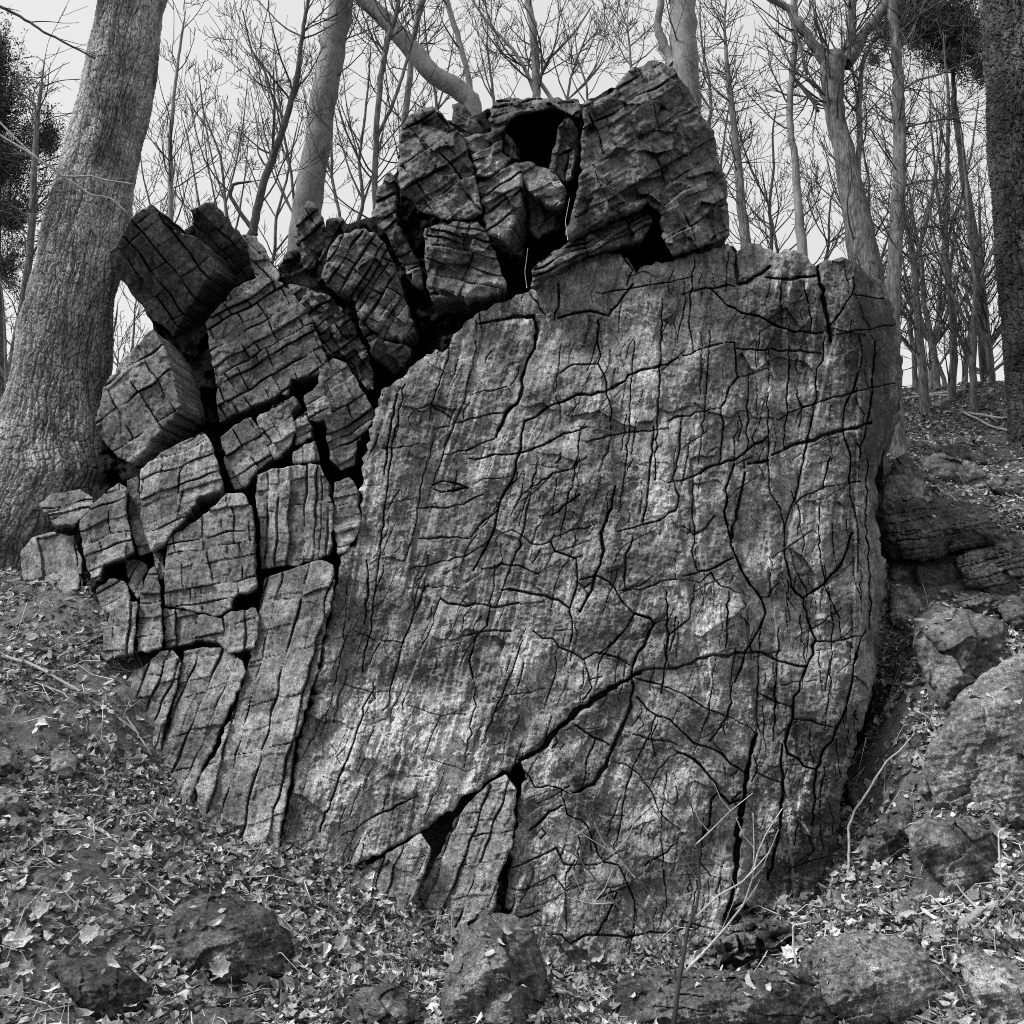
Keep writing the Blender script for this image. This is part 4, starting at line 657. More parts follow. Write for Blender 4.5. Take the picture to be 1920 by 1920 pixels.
def tree(name, label, Y, trunk, limbs=(), twigs=(12, .7, 2), mat=M_BARKM, seed=0, toground=True, group=None, cat='tree', up=.12, kids=4, stubs=0, tone=1.0, twigmat=None, zone=(.1, 1.), spread=(.5, 1.1)):
    p, rad = trunk_pts(trunk, Y)
    if toground:
        b = p[0].copy(); b[2] = float(gz(b[0], b[1])) - .05
        if b[2] < p[0][2] - .05: q = np.linspace(0, 1, 5)[:-1, None]; p = np.concatenate([b + (p[0] - b) * q, p]); rad = np.concatenate([rad[0] * np.linspace(1.25, 1.02, 4), rad])
    if trunk[-1][1] > 5: rad = rad * np.clip(np.linspace(len(rad) / 4., .25, len(rad)), .25, 1)
    root = tag(empty(name, p[0]), label, cat, group)
    tb = Tubes(); sd = 16 if rad.max() > .05 else 8
    # extend above the frame when the trunk leaves it
    if trunk[-1][1] <= 5 and trunk[-1][2] > 5:
        d = unit(p[-1] - p[-3]); e = np.array([p[-1] + d * t for t in (.6, 1.3, 2.2)]); p = np.concatenate([p, e]); rad = np.concatenate([rad, rad[-1] * np.array([.85, .65, .4])])
    tb.tube(p, rad, sd, tone); tb.build('trunk', mat, root)
    paths = [(p, rad)]
    for lm in limbs:
        lp, lr = trunk_pts(lm, Y); lb = Tubes(); lb.tube(lp, lr, 10, tone); lb.build('limb', mat, root); paths.append((lp, lr))
    tw = Tubes(); n, L, lev = twigs
    if n:
        for q in range(n):
            pp, rr = paths[RT.integers(len(paths))] if len(paths) > 1 and RT.random() < .7 else paths[0]
            lo = zone[0] if pp is p else .15; t = RT.uniform(lo, zone[1]) * (len(pp) - 1.01); i = int(t); a = pp[i] + (pp[i + 1] - pp[i]) * (t - i); dl = unit(pp[i + 1] - pp[i])
            s = unit(np.array([RT.choice([-1, 1]) * RT.uniform(.5, 1), RT.normal(0, .6), RT.normal(0, .2)])); ang = RT.uniform(*spread)
            grow(tw, a, dl * math.cos(ang) + s * math.sin(ang), L * RT.uniform(.6, 1.6), min(rr[i] * .45, .004 + L * .008), lev, up, .11, kids)
    for q in range(stubs):
        pp, rr = paths[0]; i = RT.integers(2, len(pp) - 2); ang = RT.uniform(0, 6.28); d = np.array([math.cos(ang), .4 * math.sin(ang), RT.uniform(-.1, .7)]); L2 = RT.uniform(.06, .6)
        grow(tw, pp[i], d, L2, .006, 1 if L2 > .3 else 0, .02, .06, 3)
    if tw.n: tw.build('crown', twigmat or M_TWIG, root)
    return root

big_trunk('broadleaf_tree', 'thick leaning tree with cracked plated bark rising at the left of the rocks',
          [(185,318,-60),(190,300,0),(178,292,80),(165,281,150),(140,262,250),(118,245,340),(100,236,400),(80,218,500),(52,205,600),(34,192,700),(14,196,780),(-8,214,850),(-20,232,900),(-40,215,960),(-60,180,1010),(-60,150,1060),(-60,140,1160)], 6.75, M_BARK, .030, .009, 5, flare=.03, lean_y=.3)
big_trunk('broadleaf_tree', 'very thick dark scaly tree cut by the right edge of the picture',
          [(1852,2030,-60),(1855,2030,0),(1862,2035,120),(1868,2040,220),(1872,2045,330),(1880,2050,430),(1888,2060,540),(1898,2070,640),(1905,2080,730),(1908,2095,800),(1905,2105,900),(1895,2110,980)], 8.6, M_BARKD, .05, .02, 9, flare=.1)
T = tree
T('beech_tree', 'smooth pale leaning trunk standing just left of the rock summit', 9.2, [(562,520,62),(575,400,60),(590,300,54),(605,200,54),(622,100,52),(640,0,50),(646,-30,50)], twigs=(10,.9,2), mat=M_BEECH, zone=(.5,1))
T('beech_tree', 'smooth trunk bent like an elbow from behind the summit towards the upper left', 9.0, [(895,300,30),(890,240,34),(885,190,40),(860,168,40),(810,140,38),(775,95,38),(745,60,36),(715,30,34),(685,0,32),(665,-20,30)], limbs=[[(890,230,12),(878,140,12),(858,70,12),(838,0,12),(830,-20,12)]], twigs=(9,.9,2), mat=M_BEECH)
T('beech_tree', 'thick straight grey trunk directly behind the humped summit tower', 9.4, [(1290,300,58),(1288,200,56),(1284,100,55),(1279,0,54),(1278,-30,54)], limbs=[[(1262,120,20),(1242,80,20),(1232,45,16),(1240,0,15),(1243,-20,15)]], twigs=(10,.8,2), mat=M_BEECH)
T('birch_tree', 'slim upright trunk between the cave and the summit tower with branches in a V', 9.8, [(1008,300,18),(1006,190,17),(1004,120,17),(1000,60,16),(991,0,15),(988,-20,15)], limbs=[[(1006,180,8),(985,130,8),(960,90,7),(930,60,6),(905,30,5),(885,0,4)],[(1035,185,9),(1010,150,8),(1030,110,6),(1060,80,5),(1085,50,4),(1110,10,3)]], twigs=(34,.9,2), mat=M_BEECH)
T('dead_spruce', 'dead spruce with short bristling twigs right of the summit tower', 8.8, [(1406,560,24),(1400,470,22),(1390,370,18),(1381,280,15),(1372,200,12),(1363,120,9),(1358,50,5),(1361,0,3)], twigs=(46,.42,1), mat=M_BARKM, stubs=60, kids=3)
T('birch_tree', 'smooth slender trunk with a kink right of the dead spruce', 8.6, [(1515,560,24),(1502,460,20),(1496,370,16),(1490,290,14),(1480,235,13),(1484,150,13),(1491,80,14),(1490,0,13),(1489,-20,13)], limbs=[[(1492,150,8),(1518,180,8),(1535,210,6)]], twigs=(22,.7,2), mat=M_BEECH)
T('pollard_oak', 'rough gnarled tree with a swollen knob where three heavy limbs fork', 8.3, [(1632,600,66),(1622,500,62),(1608,420,54),(1596,350,48),(1580,270,38),(1566,220,38),(1560,160,44),(1562,120,50),(1570,95,44)],
  limbs=[[(1556,125,26),(1540,105,24),(1518,72,20),(1500,48,18),(1478,14,14),(1440,-4,12)],[(1585,120,34),(1606,90,28),(1622,60,22),(1650,30,20),(1664,0,20),(1672,-20,20)],[(1590,110,24),(1596,75,18),(1594,40,16),(1600,0,16),(1603,-20,16)],[(1560,215,8),(1535,165,8),(1510,145,8)],[(1608,330,12),(1612,260,11),(1610,200,11),(1616,120,8),(1640,70,5)],[(1478,14,12),(1490,50,6),(1500,90,5),(1515,140,4)]], twigs=(60,.8,2), mat=M_BARKM)
T('larch_tree', 'straight trunk with long dead side branches just right of the gnarled tree', 8.0, [(1672,700,30),(1674,560,28),(1680,450,27),(1686,330,26),(1688,240,25),(1684,150,22),(1678,70,20),(1672,0,18),(1670,-20,18)],
  limbs=[[(1690,170,5),(1720,150,5),(1760,140,4),(1850,100,3)],[(1690,90,4),(1710,60,4),(1735,0,3)],[(1686,60,4),(1720,30,4),(1770,0,3)],[(1688,350,4),(1720,340,4),(1773,335,3)],[(1690,240,4),(1760,225,4),(1800,220,3)],[(1680,480,4),(1720,430,4),(1780,420,3)]], twigs=(70,.55,2), mat=M_BARKM, stubs=70, up=.03, kids=4)
T('ash_sapling', 'dark crooked young trunk leaning right beside the smooth leaning trunk', 8.4, [(462,520,22),(472,440,18),(482,390,16),(498,330,15),(512,290,14),(532,240,13),(546,190,12),(558,140,11),(564,90,9),(570,40,8),(580,-10,7)], limbs=[[(480,440,10),(452,400,9),(430,365,8),(438,345,6),(470,340,4)],[(512,265,6),(515,200,5),(500,140,5),(470,90,4),(455,20,3)]], twigs=(30,1.0,2), mat=M_BARKD)
T('thin_sapling', 'thin straight pole tree rising alone between the big left trunk and the dark crooked one', 8.2, [(322,520,11),(320,420,11),(320,330,10),(318,260,8),(325,190,7),(332,130,6),(340,70,5),(350,10,3)], twigs=(16,.6,1), mat=M_BEECH)
T('bare_tree', 'forked slim trunk rising over the thin fin of rock', 8.7, [(706,430,14),(702,330,13),(706,230,12),(715,140,12),(725,80,12),(742,30,10),(748,0,9),(750,-20,9)], limbs=[[(706,260,7),(735,200,7),(755,140,7),(772,80,6),(790,20,5),(800,-10,5)]], twigs=(30,.8,2), mat=M_BARKM)
T('bare_tree', 'pale thin trunk crossing behind the elbow-bent limb', 9.6, [(752,330,15),(758,230,14),(766,160,13),(774,90,12),(790,0,11),(793,-20,10)], twigs=(22,.8,2), mat=M_BEECH)
T('conifer_tree', 'pale spindly conifer trunk at the left edge in front of dark evergreen foliage', 10.5, [(0,800,16),(15,720,16),(38,600,15),(55,480,14),(62,380,13),(66,290,11),(72,200,8),(85,100,5)], twigs=(60,.9,1), mat=M_BARKM, stubs=60, up=-.01)
# fans of thin stems behind the skyline and the thicket on the right: (base px, py, lean px, top py, width, Y, label)
FAN = [(440,560,-70,120,9,8.8,'many-stemmed bare shrub fanning left behind the pointed block'),(395,560,-60,200,7,9.2,'low bare shrub between the pole tree and the pointed block'),(300,640,-40,250,7,8.9,'bare shrub peeping out beside the big left trunk'),
 (500,540,60,210,8,9.4,'bare bush with arching twigs left of the small pointed stone'),(560,500,-50,60,8,10,'tall bare sapling whose twigs reach the smooth leaning trunk'),(640,470,-25,120,8,9.1,'twiggy sapling behind the hunched block'),
 (665,460,30,60,9,9.8,'upright twiggy tree left of the thin fin of rock'),(820,260,-30,-10,8,10.2,'thin bare stem above the cracked head'),(925,240,-20,-20,7,10.0,'wispy sapling above the left end of the roof stone'),
 (1060,230,50,20,7,9.7,'wispy sapling with hooked twigs above the right end of the roof stone'),(1100,240,-30,30,6,10.4,'faint sapling left of the summit hump'),(1195,160,-35,-20,6,9.4,'thin twigs rising from behind the summit hump'),
 (1330,260,-20,-10,8,9.9,'bare stem close against the right shoulder of the summit'),(1345,420,25,130,7,9.0,'low twigs between the summit and the dead spruce'),(1440,520,20,180,9,9.0,'crooked forked sapling between the dead spruce and the kinked trunk'),
 (1460,530,-30,300,7,8.9,'small forked shrub on the skyline below the kinked trunk'),(1550,540,20,330,7,9.2,'slender shrub under the gnarled tree on its left'),(1650,700,-40,250,12,9.3,'leaning bare tree behind the gnarled tree'),
 (1735,720,-70,150,18,9.8,'dark leaning trunk with a fork right of the long-branched larch'),(1760,730,-60,330,14,10.4,'curved stem low in the right thicket'),(1790,735,-20,60,16,10.0,'tall twiggy tree in the middle of the right thicket'),
 (1830,735,-30,240,14,9.6,'leaning trunk just left of the scaly edge tree'),(1860,740,-30,330,12,10.2,'thin trunk touching the scaly edge tree'),(1712,725,10,420,11,10.5,'short forked trunk at the crest beside the slab'),
 (1745,722,40,380,13,11,'crossing trunk leaning right at the crest'),(1805,732,40,420,12,11.4,'pale far trunk leaning right in the thicket'),(1875,745,-60,500,10,10.8,'arched low stem at the far right crest'),(1775,728,-90,520,9,11.2,'bowed low branchy stem over the crest'),
 (205,760,10,560,8,8.6,'slim stem showing between the big left trunk and the diamond block'),(240,740,20,540,7,9.2,'faint stem behind the diamond block'),(30,860,-30,500,9,9.5,'thin stem behind the big left trunk at the edge')]
for (bx, by, lx, ty, w, Y, lab) in FAN:
    n = 5; rows = [(bx + lx * (i / n) ** 1.3 + RT.normal(0, 5), by + (ty - by) * i / n, w * (1 - .72 * i / n)) for i in range(n + 1)]; limbs = []
    for q in range(2 + int(RT.integers(3))):
        i = int(RT.integers(1, 3)); x0, y0, w0 = rows[i]; sx = RT.choice([-1, 1]) * RT.uniform(30, 90); hh = (by - ty) * RT.uniform(.35, .65)
        limbs.append([(x0, y0, w0 * .6), (x0 + sx * .45, y0 - hh * .3, w0 * .5), (x0 + sx * .8, y0 - hh * .65, w0 * .36), (x0 + sx, y0 - hh, w0 * .2)])
    dens = 24 if bx > 1640 else 16
    T('bare_tree', lab, Y, rows, limbs, twigs=(dens, .75 if w > 10 else .6, 2), mat=M_BARKM, kids=4, group='bare trees behind the outcrop', zone=(.15, 1))

# evergreens: needle sprays carried on real branches
def evergreen(label, Y, trunk, blobs, nspray, mat, seed, name='evergreen_tree'):
    r = np.random.default_rng(seed); p, rad = trunk_pts(trunk, Y)
    b = p[0].copy(); b[2] = float(gz(b[0], b[1])) - .05; p = np.concatenate([b[None], p]); rad = np.r_[rad[0], rad]
    root = tag(empty(name, b), label, 'tree', None); tb = Tubes(); tb.tube(p, rad, 10); tb.build('trunk', M_BARKD, root)
    nd = Tubes(); br = Tubes()
    for (cx, cy, rx, ry, wgt) in blobs:
        for q in range(int(nspray * wgt)):
            a = r.uniform(0, 6.28); rr = min(1.5, abs(r.normal(0, .62))); X = cx + rx * rr * math.cos(a); Yp = cy + ry * rr * math.sin(a); dY = r.normal(0, .5)
            c = P(X, Yp, Y + dY); cen = P(cx, cy + ry * .3, Y); d = unit(c - cen + np.array([0, 0, .15]))
            if q % 5 == 0: br.tube([cen + (c - cen) * .1, (cen + c) / 2 + r.normal(0, .05, 3), c + d * .1], [.012, .007, .003], 3)
            for z in range(22):
                o = c + d * r.uniform(-.16, .16) + r.normal(0, .03, 3); dn = unit(d + r.normal(0, .6, 3)); L = r.uniform(.03, .07); s_ = unit(np.cross(dn, r.normal(0, 1, 3))) * .008
                nd.add(np.array([o - s_, o + s_, o + dn * L]), [[0, 1, 2]], .6 + .8 * r.random())
    nd.build('crown', mat, root, smooth=False); br.build('branches', M_BARKD, root)
evergreen('dense dark evergreen filling the left edge of the sky', 12, [(10,900,18),(-5,500,14),(0,60,6)], [(-20,110,55,60,1),(-10,200,75,80,1.6),(0,300,90,80,1.8),(20,400,85,70,.9),(0,500,70,70,.5),(90,260,30,50,.35)], 420, M_NEEDLE, 3)
evergreen('dark pine crown spread between the larch and the scaly edge tree', 11.5, [(1850,720,22),(1835,500,20),(1810,350,16),(1790,200,12),(1786,120,6)], [(1770,40,85,50,1.7),(1720,55,50,45,.7),(1820,75,45,40,.7),(1690,20,45,30,.5),(1660,60,20,30,.2),(1640,110,16,14,.08),(1840,130,30,30,.2),(1740,10,50,30,.5),(1780,100,50,40,.7)], 420, M_NEEDLE, 4)

# ------------------------------------------------------------------ sapling and sticks
def stick(name, label, pts, w, mat=M_STICK, lift=.02, Ys=None, cat='stick', tone=1., kids=0, group=None, klen=.15):
    P3 = []
    for i, (x, y) in enumerate(pts):
        Yg = gY(x, y) if Ys is None else (Ys if np.isscalar(Ys) else Ys[i]); P3.append(P(x, y, Yg - (.03 if Ys is None else 0)))
    P3 = np.array(P3); t = np.linspace(0, len(P3) - 1, len(P3) * 4); p = np.stack([np.interp(t, range(len(P3)), P3[:, c]) for c in range(3)], -1)
    rad = np.linspace(1, .55, len(p)) * w * .5 * P3[:, 1].mean() / F; p += RT.normal(0, .25, p.shape) * rad[:, None]
    tb = Tubes(); tb.tube(p, rad, 8, tone)
    for k in range(kids):
        i = int(RT.integers(2, len(p) - 1)); d = unit(p[i] - p[i - 1]); grow(tb, p[i], d + RT.normal(0, .5, 3), klen * RT.uniform(.5, 1.3), rad[i] * .5, 0, .03, .08, 0, rmin=.001)
    o = tb.build(name, mat); recentre(o); return tag(o, label, cat, group)
root = tag(empty('young_sapling', P(1265, 1925, 2.95)), 'thin bare sapling with forking pale twigs in front of the great slab', 'sapling')
def sap(rows, Y0, Y1, nm, mat, tone=1.):
    r = np.array(rows, float); Yv = np.linspace(Y0, Y1, len(r)); p3 = P(r[:, 0], r[:, 1], Yv); t = np.linspace(0, len(r) - 1, len(r) * 4); p = np.stack([np.interp(t, range(len(r)), p3[:, c]) for c in range(3)], -1)
    w = np.interp(t, range(len(r)), r[:, 2]) * (.3 if nm == 'twig' else .34) * Y0 / F; tb = Tubes(); tb.tube(p, w, 7, tone); tb.build(nm, mat, root)
sap([(1262,1935,15),(1272,1850,12),(1282,1790,11),(1290,1740,9),(1306,1700,8),(1312,1660,7),(1308,1600,6),(1303,1560,5),(1300,1520,4),(1280,1480,3)], 2.95, 3.0, 'stem', M_TWIG, .7)
for rows, tn in [([(1270,1848,8),(1240,1790,7),(1210,1750,6),(1150,1690,6),(1110,1640,5),(1075,1600,4),(1030,1580,2.5)], .9), ([(1285,1790,7),(1260,1730,6),(1230,1690,6),(1190,1640,5),(1150,1590,5),(1120,1560,4),(1100,1530,3),(1080,1490,2)], 1.),
    ([(1275,1830,8),(1320,1785,7),(1360,1740,6),(1395,1695,6),(1410,1650,5),(1420,1600,4),(1438,1560,4),(1467,1516,3)], 2.6), ([(1306,1718,6),(1345,1680,6),(1390,1655,5),(1415,1630,4),(1442,1598,3)], 2.4),
    ([(1306,1582,4),(1330,1560,4),(1370,1520,3),(1412,1487,2.5)], 2.2), ([(1380,1705,4),(1400,1690,4),(1420,1659,2.5)], 2.4), ([(1412,1640,4),(1414,1590,4),(1412,1525,3)], 2.4), ([(1190,1645,3),(1150,1600,3),(1070,1550,2)], 2.4),
    ([(1150,1693,3),(1110,1695,3),(1065,1683,2)], 2.2), ([(1308,1700,4),(1285,1690,3),(1262,1640,3),(1200,1600,2)], 1.4), ([(1308,1650,4),(1275,1600,3),(1215,1500,2),(1190,1400,2)], 1.2), ([(1303,1560,4),(1260,1520,3),(1240,1450,2)], 1.2)]:
    for q in range(2):
        i_q = RT.integers(1, len(rows) - 1); x_, y_, w_q = rows[i_q]; sg = RT.choice([-1, 1]); ln = RT.uniform(40, 90)
        sap([(x_, y_, 3), (x_ + sg * ln * .35, y_ - ln * .4, 2.6), (x_ + sg * ln * .6, y_ - ln, 2)], 2.95, 2.97, 'twig', M_STICK if tn > 2 else M_TWIG, .9)
    sap(rows, 2.96, 2.93 if tn > 2 else 3.05, 'twig', M_STICK if tn > 2 else M_TWIG, 1.1)
ST = [('long thin pale stick slanting down the left bank', [(0,1228),(60,1245),(130,1285),(200,1330),(270,1385)], 7, .9), ('thin stick crossing the long one on the left bank', [(10,1300),(80,1285),(120,1300),(150,1330)], 5, .8),
 ('stick pointing at the slab foot on the left bank', [(120,1285),(190,1310),(230,1335),(285,1415)], 6, .8), ('dark broken stick lying among the left leaves', [(60,1648),(100,1640),(165,1632)], 12, .35), ('pale stick below the column foot', [(140,1545),(180,1552),(225,1580)], 9, 1.1),
 ('short pale stick standing in the cut bank', [(205,1440),(195,1400),(190,1378)], 8, 1.3), ('bright bare branch draped over the dark angular boulder', [(1710,1180),(1730,1155),(1745,1135),(1790,1125),(1850,1135)], 8, 1.4),
 ('long pale branch lying flat at the crest', [(1696,750),(1760,738),(1830,728),(1905,715)], 7, 1.2), ('thin pale branch below the long one at the crest', [(1690,748),(1740,742),(1820,740),(1870,720)], 6, 1.1), ('dark broken branch crossing the crest sticks', [(1815,678),(1840,700),(1873,725)], 14, .4),
 ('straight pale stick high on the right slope', [(1815,775),(1870,782),(1925,788)], 6, 1.3), ('second straight stick below it on the right slope', [(1800,770),(1860,800),(1930,815)], 5, 1.1), ('thick pale stick lying in front of the mossy boulder', [(1600,1630),(1640,1612),(1680,1598),(1700,1585)], 9, 1.2),
 ('stout weathered branch lying at the right edge', [(1800,1735),(1850,1705),(1900,1685),(1940,1670)], 17, .8), ('dark branch cut by the right edge above the pale boulder', [(1875,1785),(1900,1765),(1940,1755)], 15, .3), ('thin stick leaning on the stout weathered branch', [(1830,1740),(1870,1700),(1925,1640)], 7, 1.1),
 ('long fine twig among the right leaves', [(1560,1722),(1640,1725),(1720,1715),(1800,1690)], 5, 1.1), ('curved twig arching over the shaggy rock', [(1420,1765),(1440,1750),(1490,1750),(1540,1757)], 5, 1.1), ('thick twig leaning on the speckled boulder edge', [(1765,1865),(1780,1830),(1798,1800)], 7, 1.4),
 ('dark stake poking out of leaves in the bottom centre', [(1100,1875),(1120,1905),(1140,1935)], 13, .4), ('fine twig on the leaves right of the spotted boulder', [(560,1700),(590,1740),(610,1760)], 5, .9), ('stick lying in front of the spotted boulder', [(455,1825),(490,1822),(525,1805)], 7, .9),
 ('bent twig beside the black rounded boulder', [(270,1925),(280,1900),(300,1880)], 8, 1.1), ('long grass-like twig at the bottom left', [(0,1900),(60,1870),(110,1858)], 5, .9), ('pale splinter in the lower left leaves', [(55,1750),(75,1730),(98,1712)], 5, 1.4), ('curled twig above the dark broken stick', [(85,1585),(82,1605),(100,1620),(130,1628)], 5, 1.)]
for lab, pts, w, tn in ST: stick('fallen_stick', lab, pts, w, tone=tn, kids=2, group='fallen sticks on the slope')
stick('hanging_root', 'long pale root hanging in the gap right of the great slab', [(1591,1645),(1592,1600),(1590,1555),(1602,1520),(1630,1480),(1660,1430),(1690,1405),(1715,1375),(1722,1340)], 5, Ys=[4.55,4.6,4.65,4.7,4.75,4.8,4.85,4.95,5.], cat='root', tone=.9)
stick('hanging_root', 'short root loop by the huge mottled boulder', [(1740,1420),(1752,1395),(1755,1370),(1740,1345),(1722,1335)], 6, Ys=4.85, cat='root', tone=1.1)
stick('bent_twig', 'white twig standing bent at the left end of the speckled boulder', [(1524,1925),(1524,1860),(1496,1820),(1488,1780),(1486,1735),(1520,1728)], 5, Ys=3.45, cat='twig', tone=1.5)
stick('bent_twig', 'thin white twig curving in front of the mossy boulder', [(1878,1655),(1874,1610),(1872,1560),(1882,1553)], 4, Ys=3.65, cat='twig', tone=1.5)
stick('bent_twig', 'pale grass stem standing in the crack below the cave', [(988,540),(984,510),(990,465)], 1.4, Ys=5.3, cat='twig', tone=1.3)
stick('bent_twig', 'pale stem hanging against the layered rocks under the summit', [(1065,450),(1060,415),(1068,372)], 1.5, Ys=5.25, cat='twig', tone=1.5)
stick('overhead_branch', 'thin bare branch reaching in from the upper left to the big trunk', [(-40,0),(0,12),(40,32),(80,58),(130,85),(178,110)], 7, Ys=6.2, cat='branch', mat=M_TWIG, kids=7, klen=.3)
stick('overhead_branch', 'pale twig crossing in front of the big left trunk', [(-30,235),(60,290),(120,332),(170,330),(200,338),(250,345)], 5, Ys=5.6, cat='branch', kids=4, tone=.9, klen=.3)
stick('overhead_branch', 'long pale twig drooping across the big left trunk towards the rocks', [(-30,200),(60,290),(125,335),(170,365),(210,372),(240,400)], 4.5, Ys=5.7, cat='branch', kids=5, tone=.9, klen=.3)

# ------------------------------------------------------------------ leaf litter and fallen leaves
bv = BVHTree.FromPolygons([tuple(v) for v in np.concatenate(RockV)], [tuple(int(i) for i in f) for f in np.concatenate(RockF)]) 
RL = np.random.default_rng(9)
def leaf_shape(kind):
    if kind == 0:      # maple-like, five lobes
        a = [(0,-.48),(.15,-.38),(.38,-.36),(.34,-.16),(.50,.08),(.31,.14),(.30,.34),(.12,.34),(0,.55),(-.14,.33),(-.27,.36),(-.30,.12),(-.46,.05),(-.36,-.18),(-.40,-.38),(-.14,-.38)]
    elif kind == 1:    # oval with a point
        a = [(0,-.55),(.16,-.3),(.22,0),(.14,.3),(0,.55),(-.14,.3),(-.22,0),(-.16,-.3)]
    else:              # torn piece
        a = [(0,-.4),(.25,-.15),(.2,.2),(-.05,.4),(-.28,.1)]
    a = np.array(a); n = len(a); mid = a * .5
    V = np.concatenate([[[0, 0]], mid, a]); t = []
    for i in range(n):
        j = (i + 1) % n; t += [[0, 1 + i, 1 + j], [1 + i, 1 + n + i, 1 + n + j], [1 + i, 1 + n + j, 1 + j]]
    return V, np.array(t)
SH = [leaf_shape(i) for i in range(3)]
def leaf_verts(kind, size, pos, nrm, spin, curl, fold):
    V, t = SH[kind]; x = V[:, 0] * size; y = V[:, 1] * size
    z = curl * size * ((V[:, 1]) ** 2 * 1.6) + fold * size * np.abs(V[:, 0]) * 1.2 + size * .06 * np.sin(V[:, 0] * 9 + spin * 3) * np.cos(V[:, 1] * 7)
    nz = unit(nrm); a = unit(np.cross(nz, [math.cos(spin), math.sin(spin), .01])); b = np.cross(nz, a)
    return pos + x[:, None] * a + y[:, None] * b + z[:, None] * nz, t
lv = Tubes()
def ok_spot(x, y):
    q = np.array([x, y, 0.]); q[2] = float(gz(x, y)); return q
cand = []
Nn = 170000
# even cover in picture terms: nearer ground gets more, smaller area per leaf
xs_ = []; 
while len(xs_) < Nn:
    Yr = 2.9 * (11.5 / 2.9) ** (RL.random(4000) ** .9); Xr = RL.uniform(-.68, .70, 4000) * Yr; xs_ += list(zip(Xr, Yr))
xy = np.array(xs_[:Nn]); zz = gz(xy[:, 0], xy[:, 1]); pts_ = np.stack([xy[:, 0], xy[:, 1], zz], -1); ppx, ppy = proj(pts_)
def inpoly(px, py, poly):
    r = np.zeros(px.shape, bool); n = len(poly)
    for i in range(n):
        ax, ay = poly[i]; bx, by = poly[(i + 1) % n]
        if ay == by: continue
        r ^= ((ay > py) != (by > py)) & (px < (bx - ax) * (py - ay) / (by - ay) + ax)
    return r
HID = [(330,640),(700,640),(1640,640),(1600,1300),(1540,1600),(1480,1660),(1300,1720),(1000,1690),(640,1560),(480,1500),(330,1380),(240,1200),(200,1000)]
keep = (ppx > -60) & (ppx < 1980) & (ppy < 1990) & ~inpoly(ppx, ppy, HID)
dn = noise(xy[:, 0] * 1.3, xy[:, 1] * 1.3, 60) + .6 * noise(xy[:, 0] * 4, xy[:, 1] * 4, 61)
bare = np.where((ppx < 430) & (ppy < 1400), .6, 1.0) * np.where((ppx < 600) & (ppy > 1560) , .75, 1.)
keep &= (RL.random(Nn) < np.clip((.75 + dn * .9) * bare, .08, 1))
pts_ = pts_[keep]; e = .03
nx = -(gz(pts_[:, 0] + e, pts_[:, 1]) - pts_[:, 2]) / e; ny = -(gz(pts_[:, 0], pts_[:, 1] + e) - pts_[:, 2]) / e
for i in range(len(pts_)):
    p = pts_[i]; nrm = np.array([nx[i], ny[i], 1.0]); up_ = RL.random() ** 2 * .04
    hit, hn, fi, ds = bv.ray_cast(Vector((p[0], p[1], p[2] + 3)), Vector((0, 0, -1)), 6)
    if hit is not None and hit.z > p[2] - .01:
        if abs(hn.z) < .75 or RL.random() < .975: continue
        p = np.array(hit); nrm = np.array([hn.x, hn.y, abs(hn.z)]); up_ = .006
    nrm = unit(nrm) + RL.normal(0, .42, 3) * (1, 1, .3)
    u = RL.random(); kind = 0 if u < .10 else (1 if u < .6 else 2); size = RL.uniform(.03, .075) if RL.random() < .6 else RL.uniform(.012, .03)
    if RL.random() < .03: size *= 1.4
    v, t = leaf_verts(kind, size, p + np.array([0, 0, .004 + up_]), nrm, RL.uniform(0, 6.28), RL.normal(.2, .6), RL.normal(.2, .5))
    lv.add(v, t, float(np.clip(RL.lognormal(-.22, .65), .12, 1.7)))
tag(lv.build('leaf_litter', M_LEAF, smooth=False), kind='stuff')
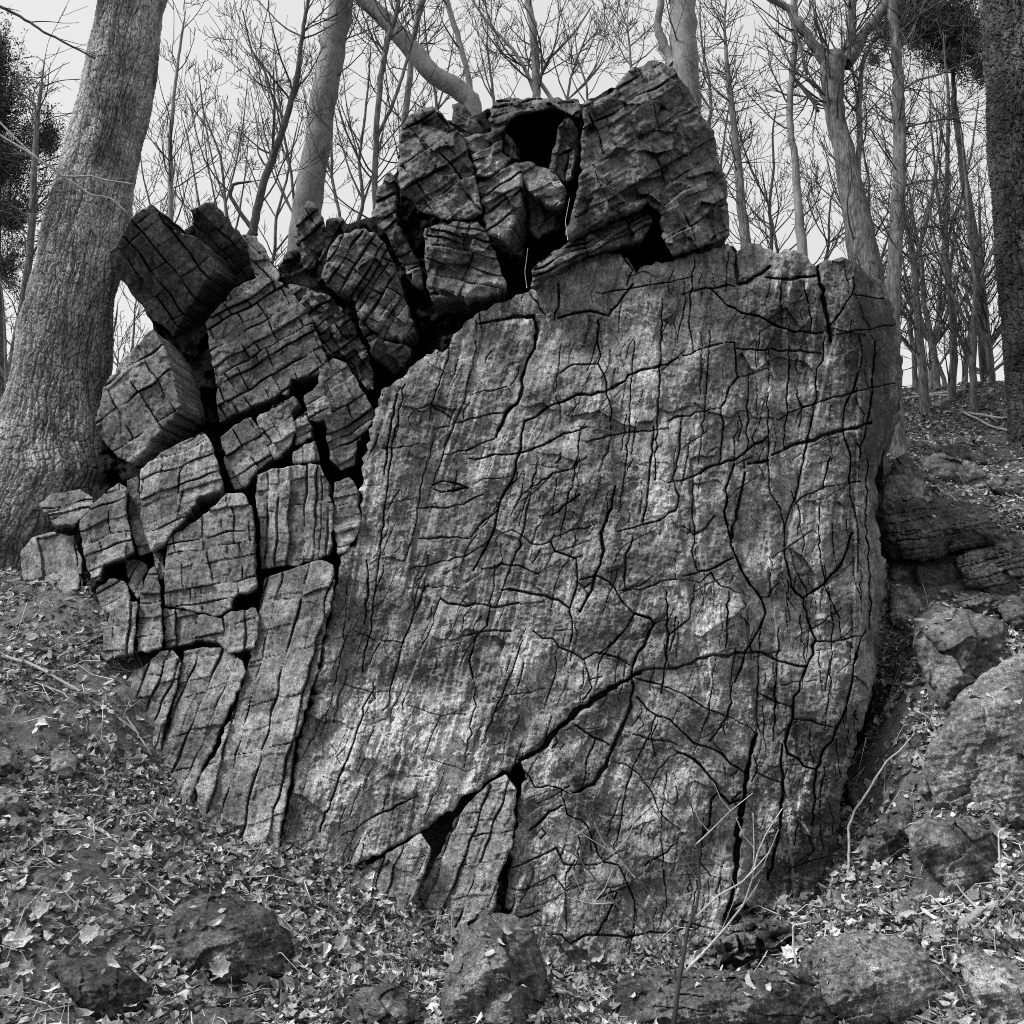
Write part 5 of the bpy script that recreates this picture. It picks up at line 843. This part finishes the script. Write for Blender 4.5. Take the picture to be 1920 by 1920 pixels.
# fine debris: bits of twig
tw = Tubes()
for i in range(1500):
    Yr = 2.9 * (11.0 / 2.9) ** RL.random(); x = RL.uniform(-.66, .68) * Yr; z = float(gz(x, Yr)); a = RL.uniform(0, 6.28); L = RL.uniform(.06, .35); q = np.array([x, Yr, z + .02]); d = np.array([math.cos(a), math.sin(a), 0])
    m_ = q + d * L / 2 + RL.normal(0, .02, 3); e_ = q + d * L; m_[2] = max(m_[2], float(gz(m_[0], m_[1])) + .01); e_[2] = float(gz(e_[0], e_[1])) + RL.uniform(.005, .05)
    tw.tube([q, m_, e_], [.003, .0025, .0012], 4, RL.uniform(.4, 1.4))
tag(tw.build('twig_litter', M_STICK), kind='stuff')
BL2 = [(168,1762,'bright five-lobed leaf standing upright in the lower left litter'),(75,1720,'pale crumpled leaf in the lower left litter'),(48,1830,'tattered pale leaf left of the black boulder'),(410,1830,'curled maple leaf in front of the spotted boulder'),
 (1300,1810,'pale leaf at the foot of the slab behind the sapling'),(1090,1845,'broad pale leaf in the bottom centre'),(1120,1800,'wide leaf lying against the slab foot'),(1490,1845,'pale leaf on top of the long low boulder'),(1700,1715,'big crinkled leaf in front of the mossy boulder'),
 (1870,1575,'flat pale leaf above the white curving twig'),(1750,1760,'leaf lying behind the speckled boulder'),(370,1470,'large pale leaf propped at the foot of the smooth shouldered block'),(260,1455,'light leaf under the left bank sticks'),(60,1200,'pale leaf at the top of the left bank'),(1890,1760,'jagged leaf beside the right edge branch'),(640,1780,'bright leaf right of the spotted boulder')]
for (x, y, lab) in BL2:
    Yg = gY(x, y) - .08; p = P(x, y, Yg); me_v, t = leaf_verts(0, RL.uniform(.065, .095), p + np.array([0, 0, .02]), np.array([RL.normal(0, .3), -.75, .8]), RL.uniform(0, 6.28), RL.normal(.3, .4), RL.normal(.5, .3))
    o = link('fallen_leaf', mesh_np('fallen_leaf', me_v, None, t, np.full(len(me_v), 1.1), False), M_LEAF); recentre(o); tag(o, lab, 'leaf', 'large fallen leaves')
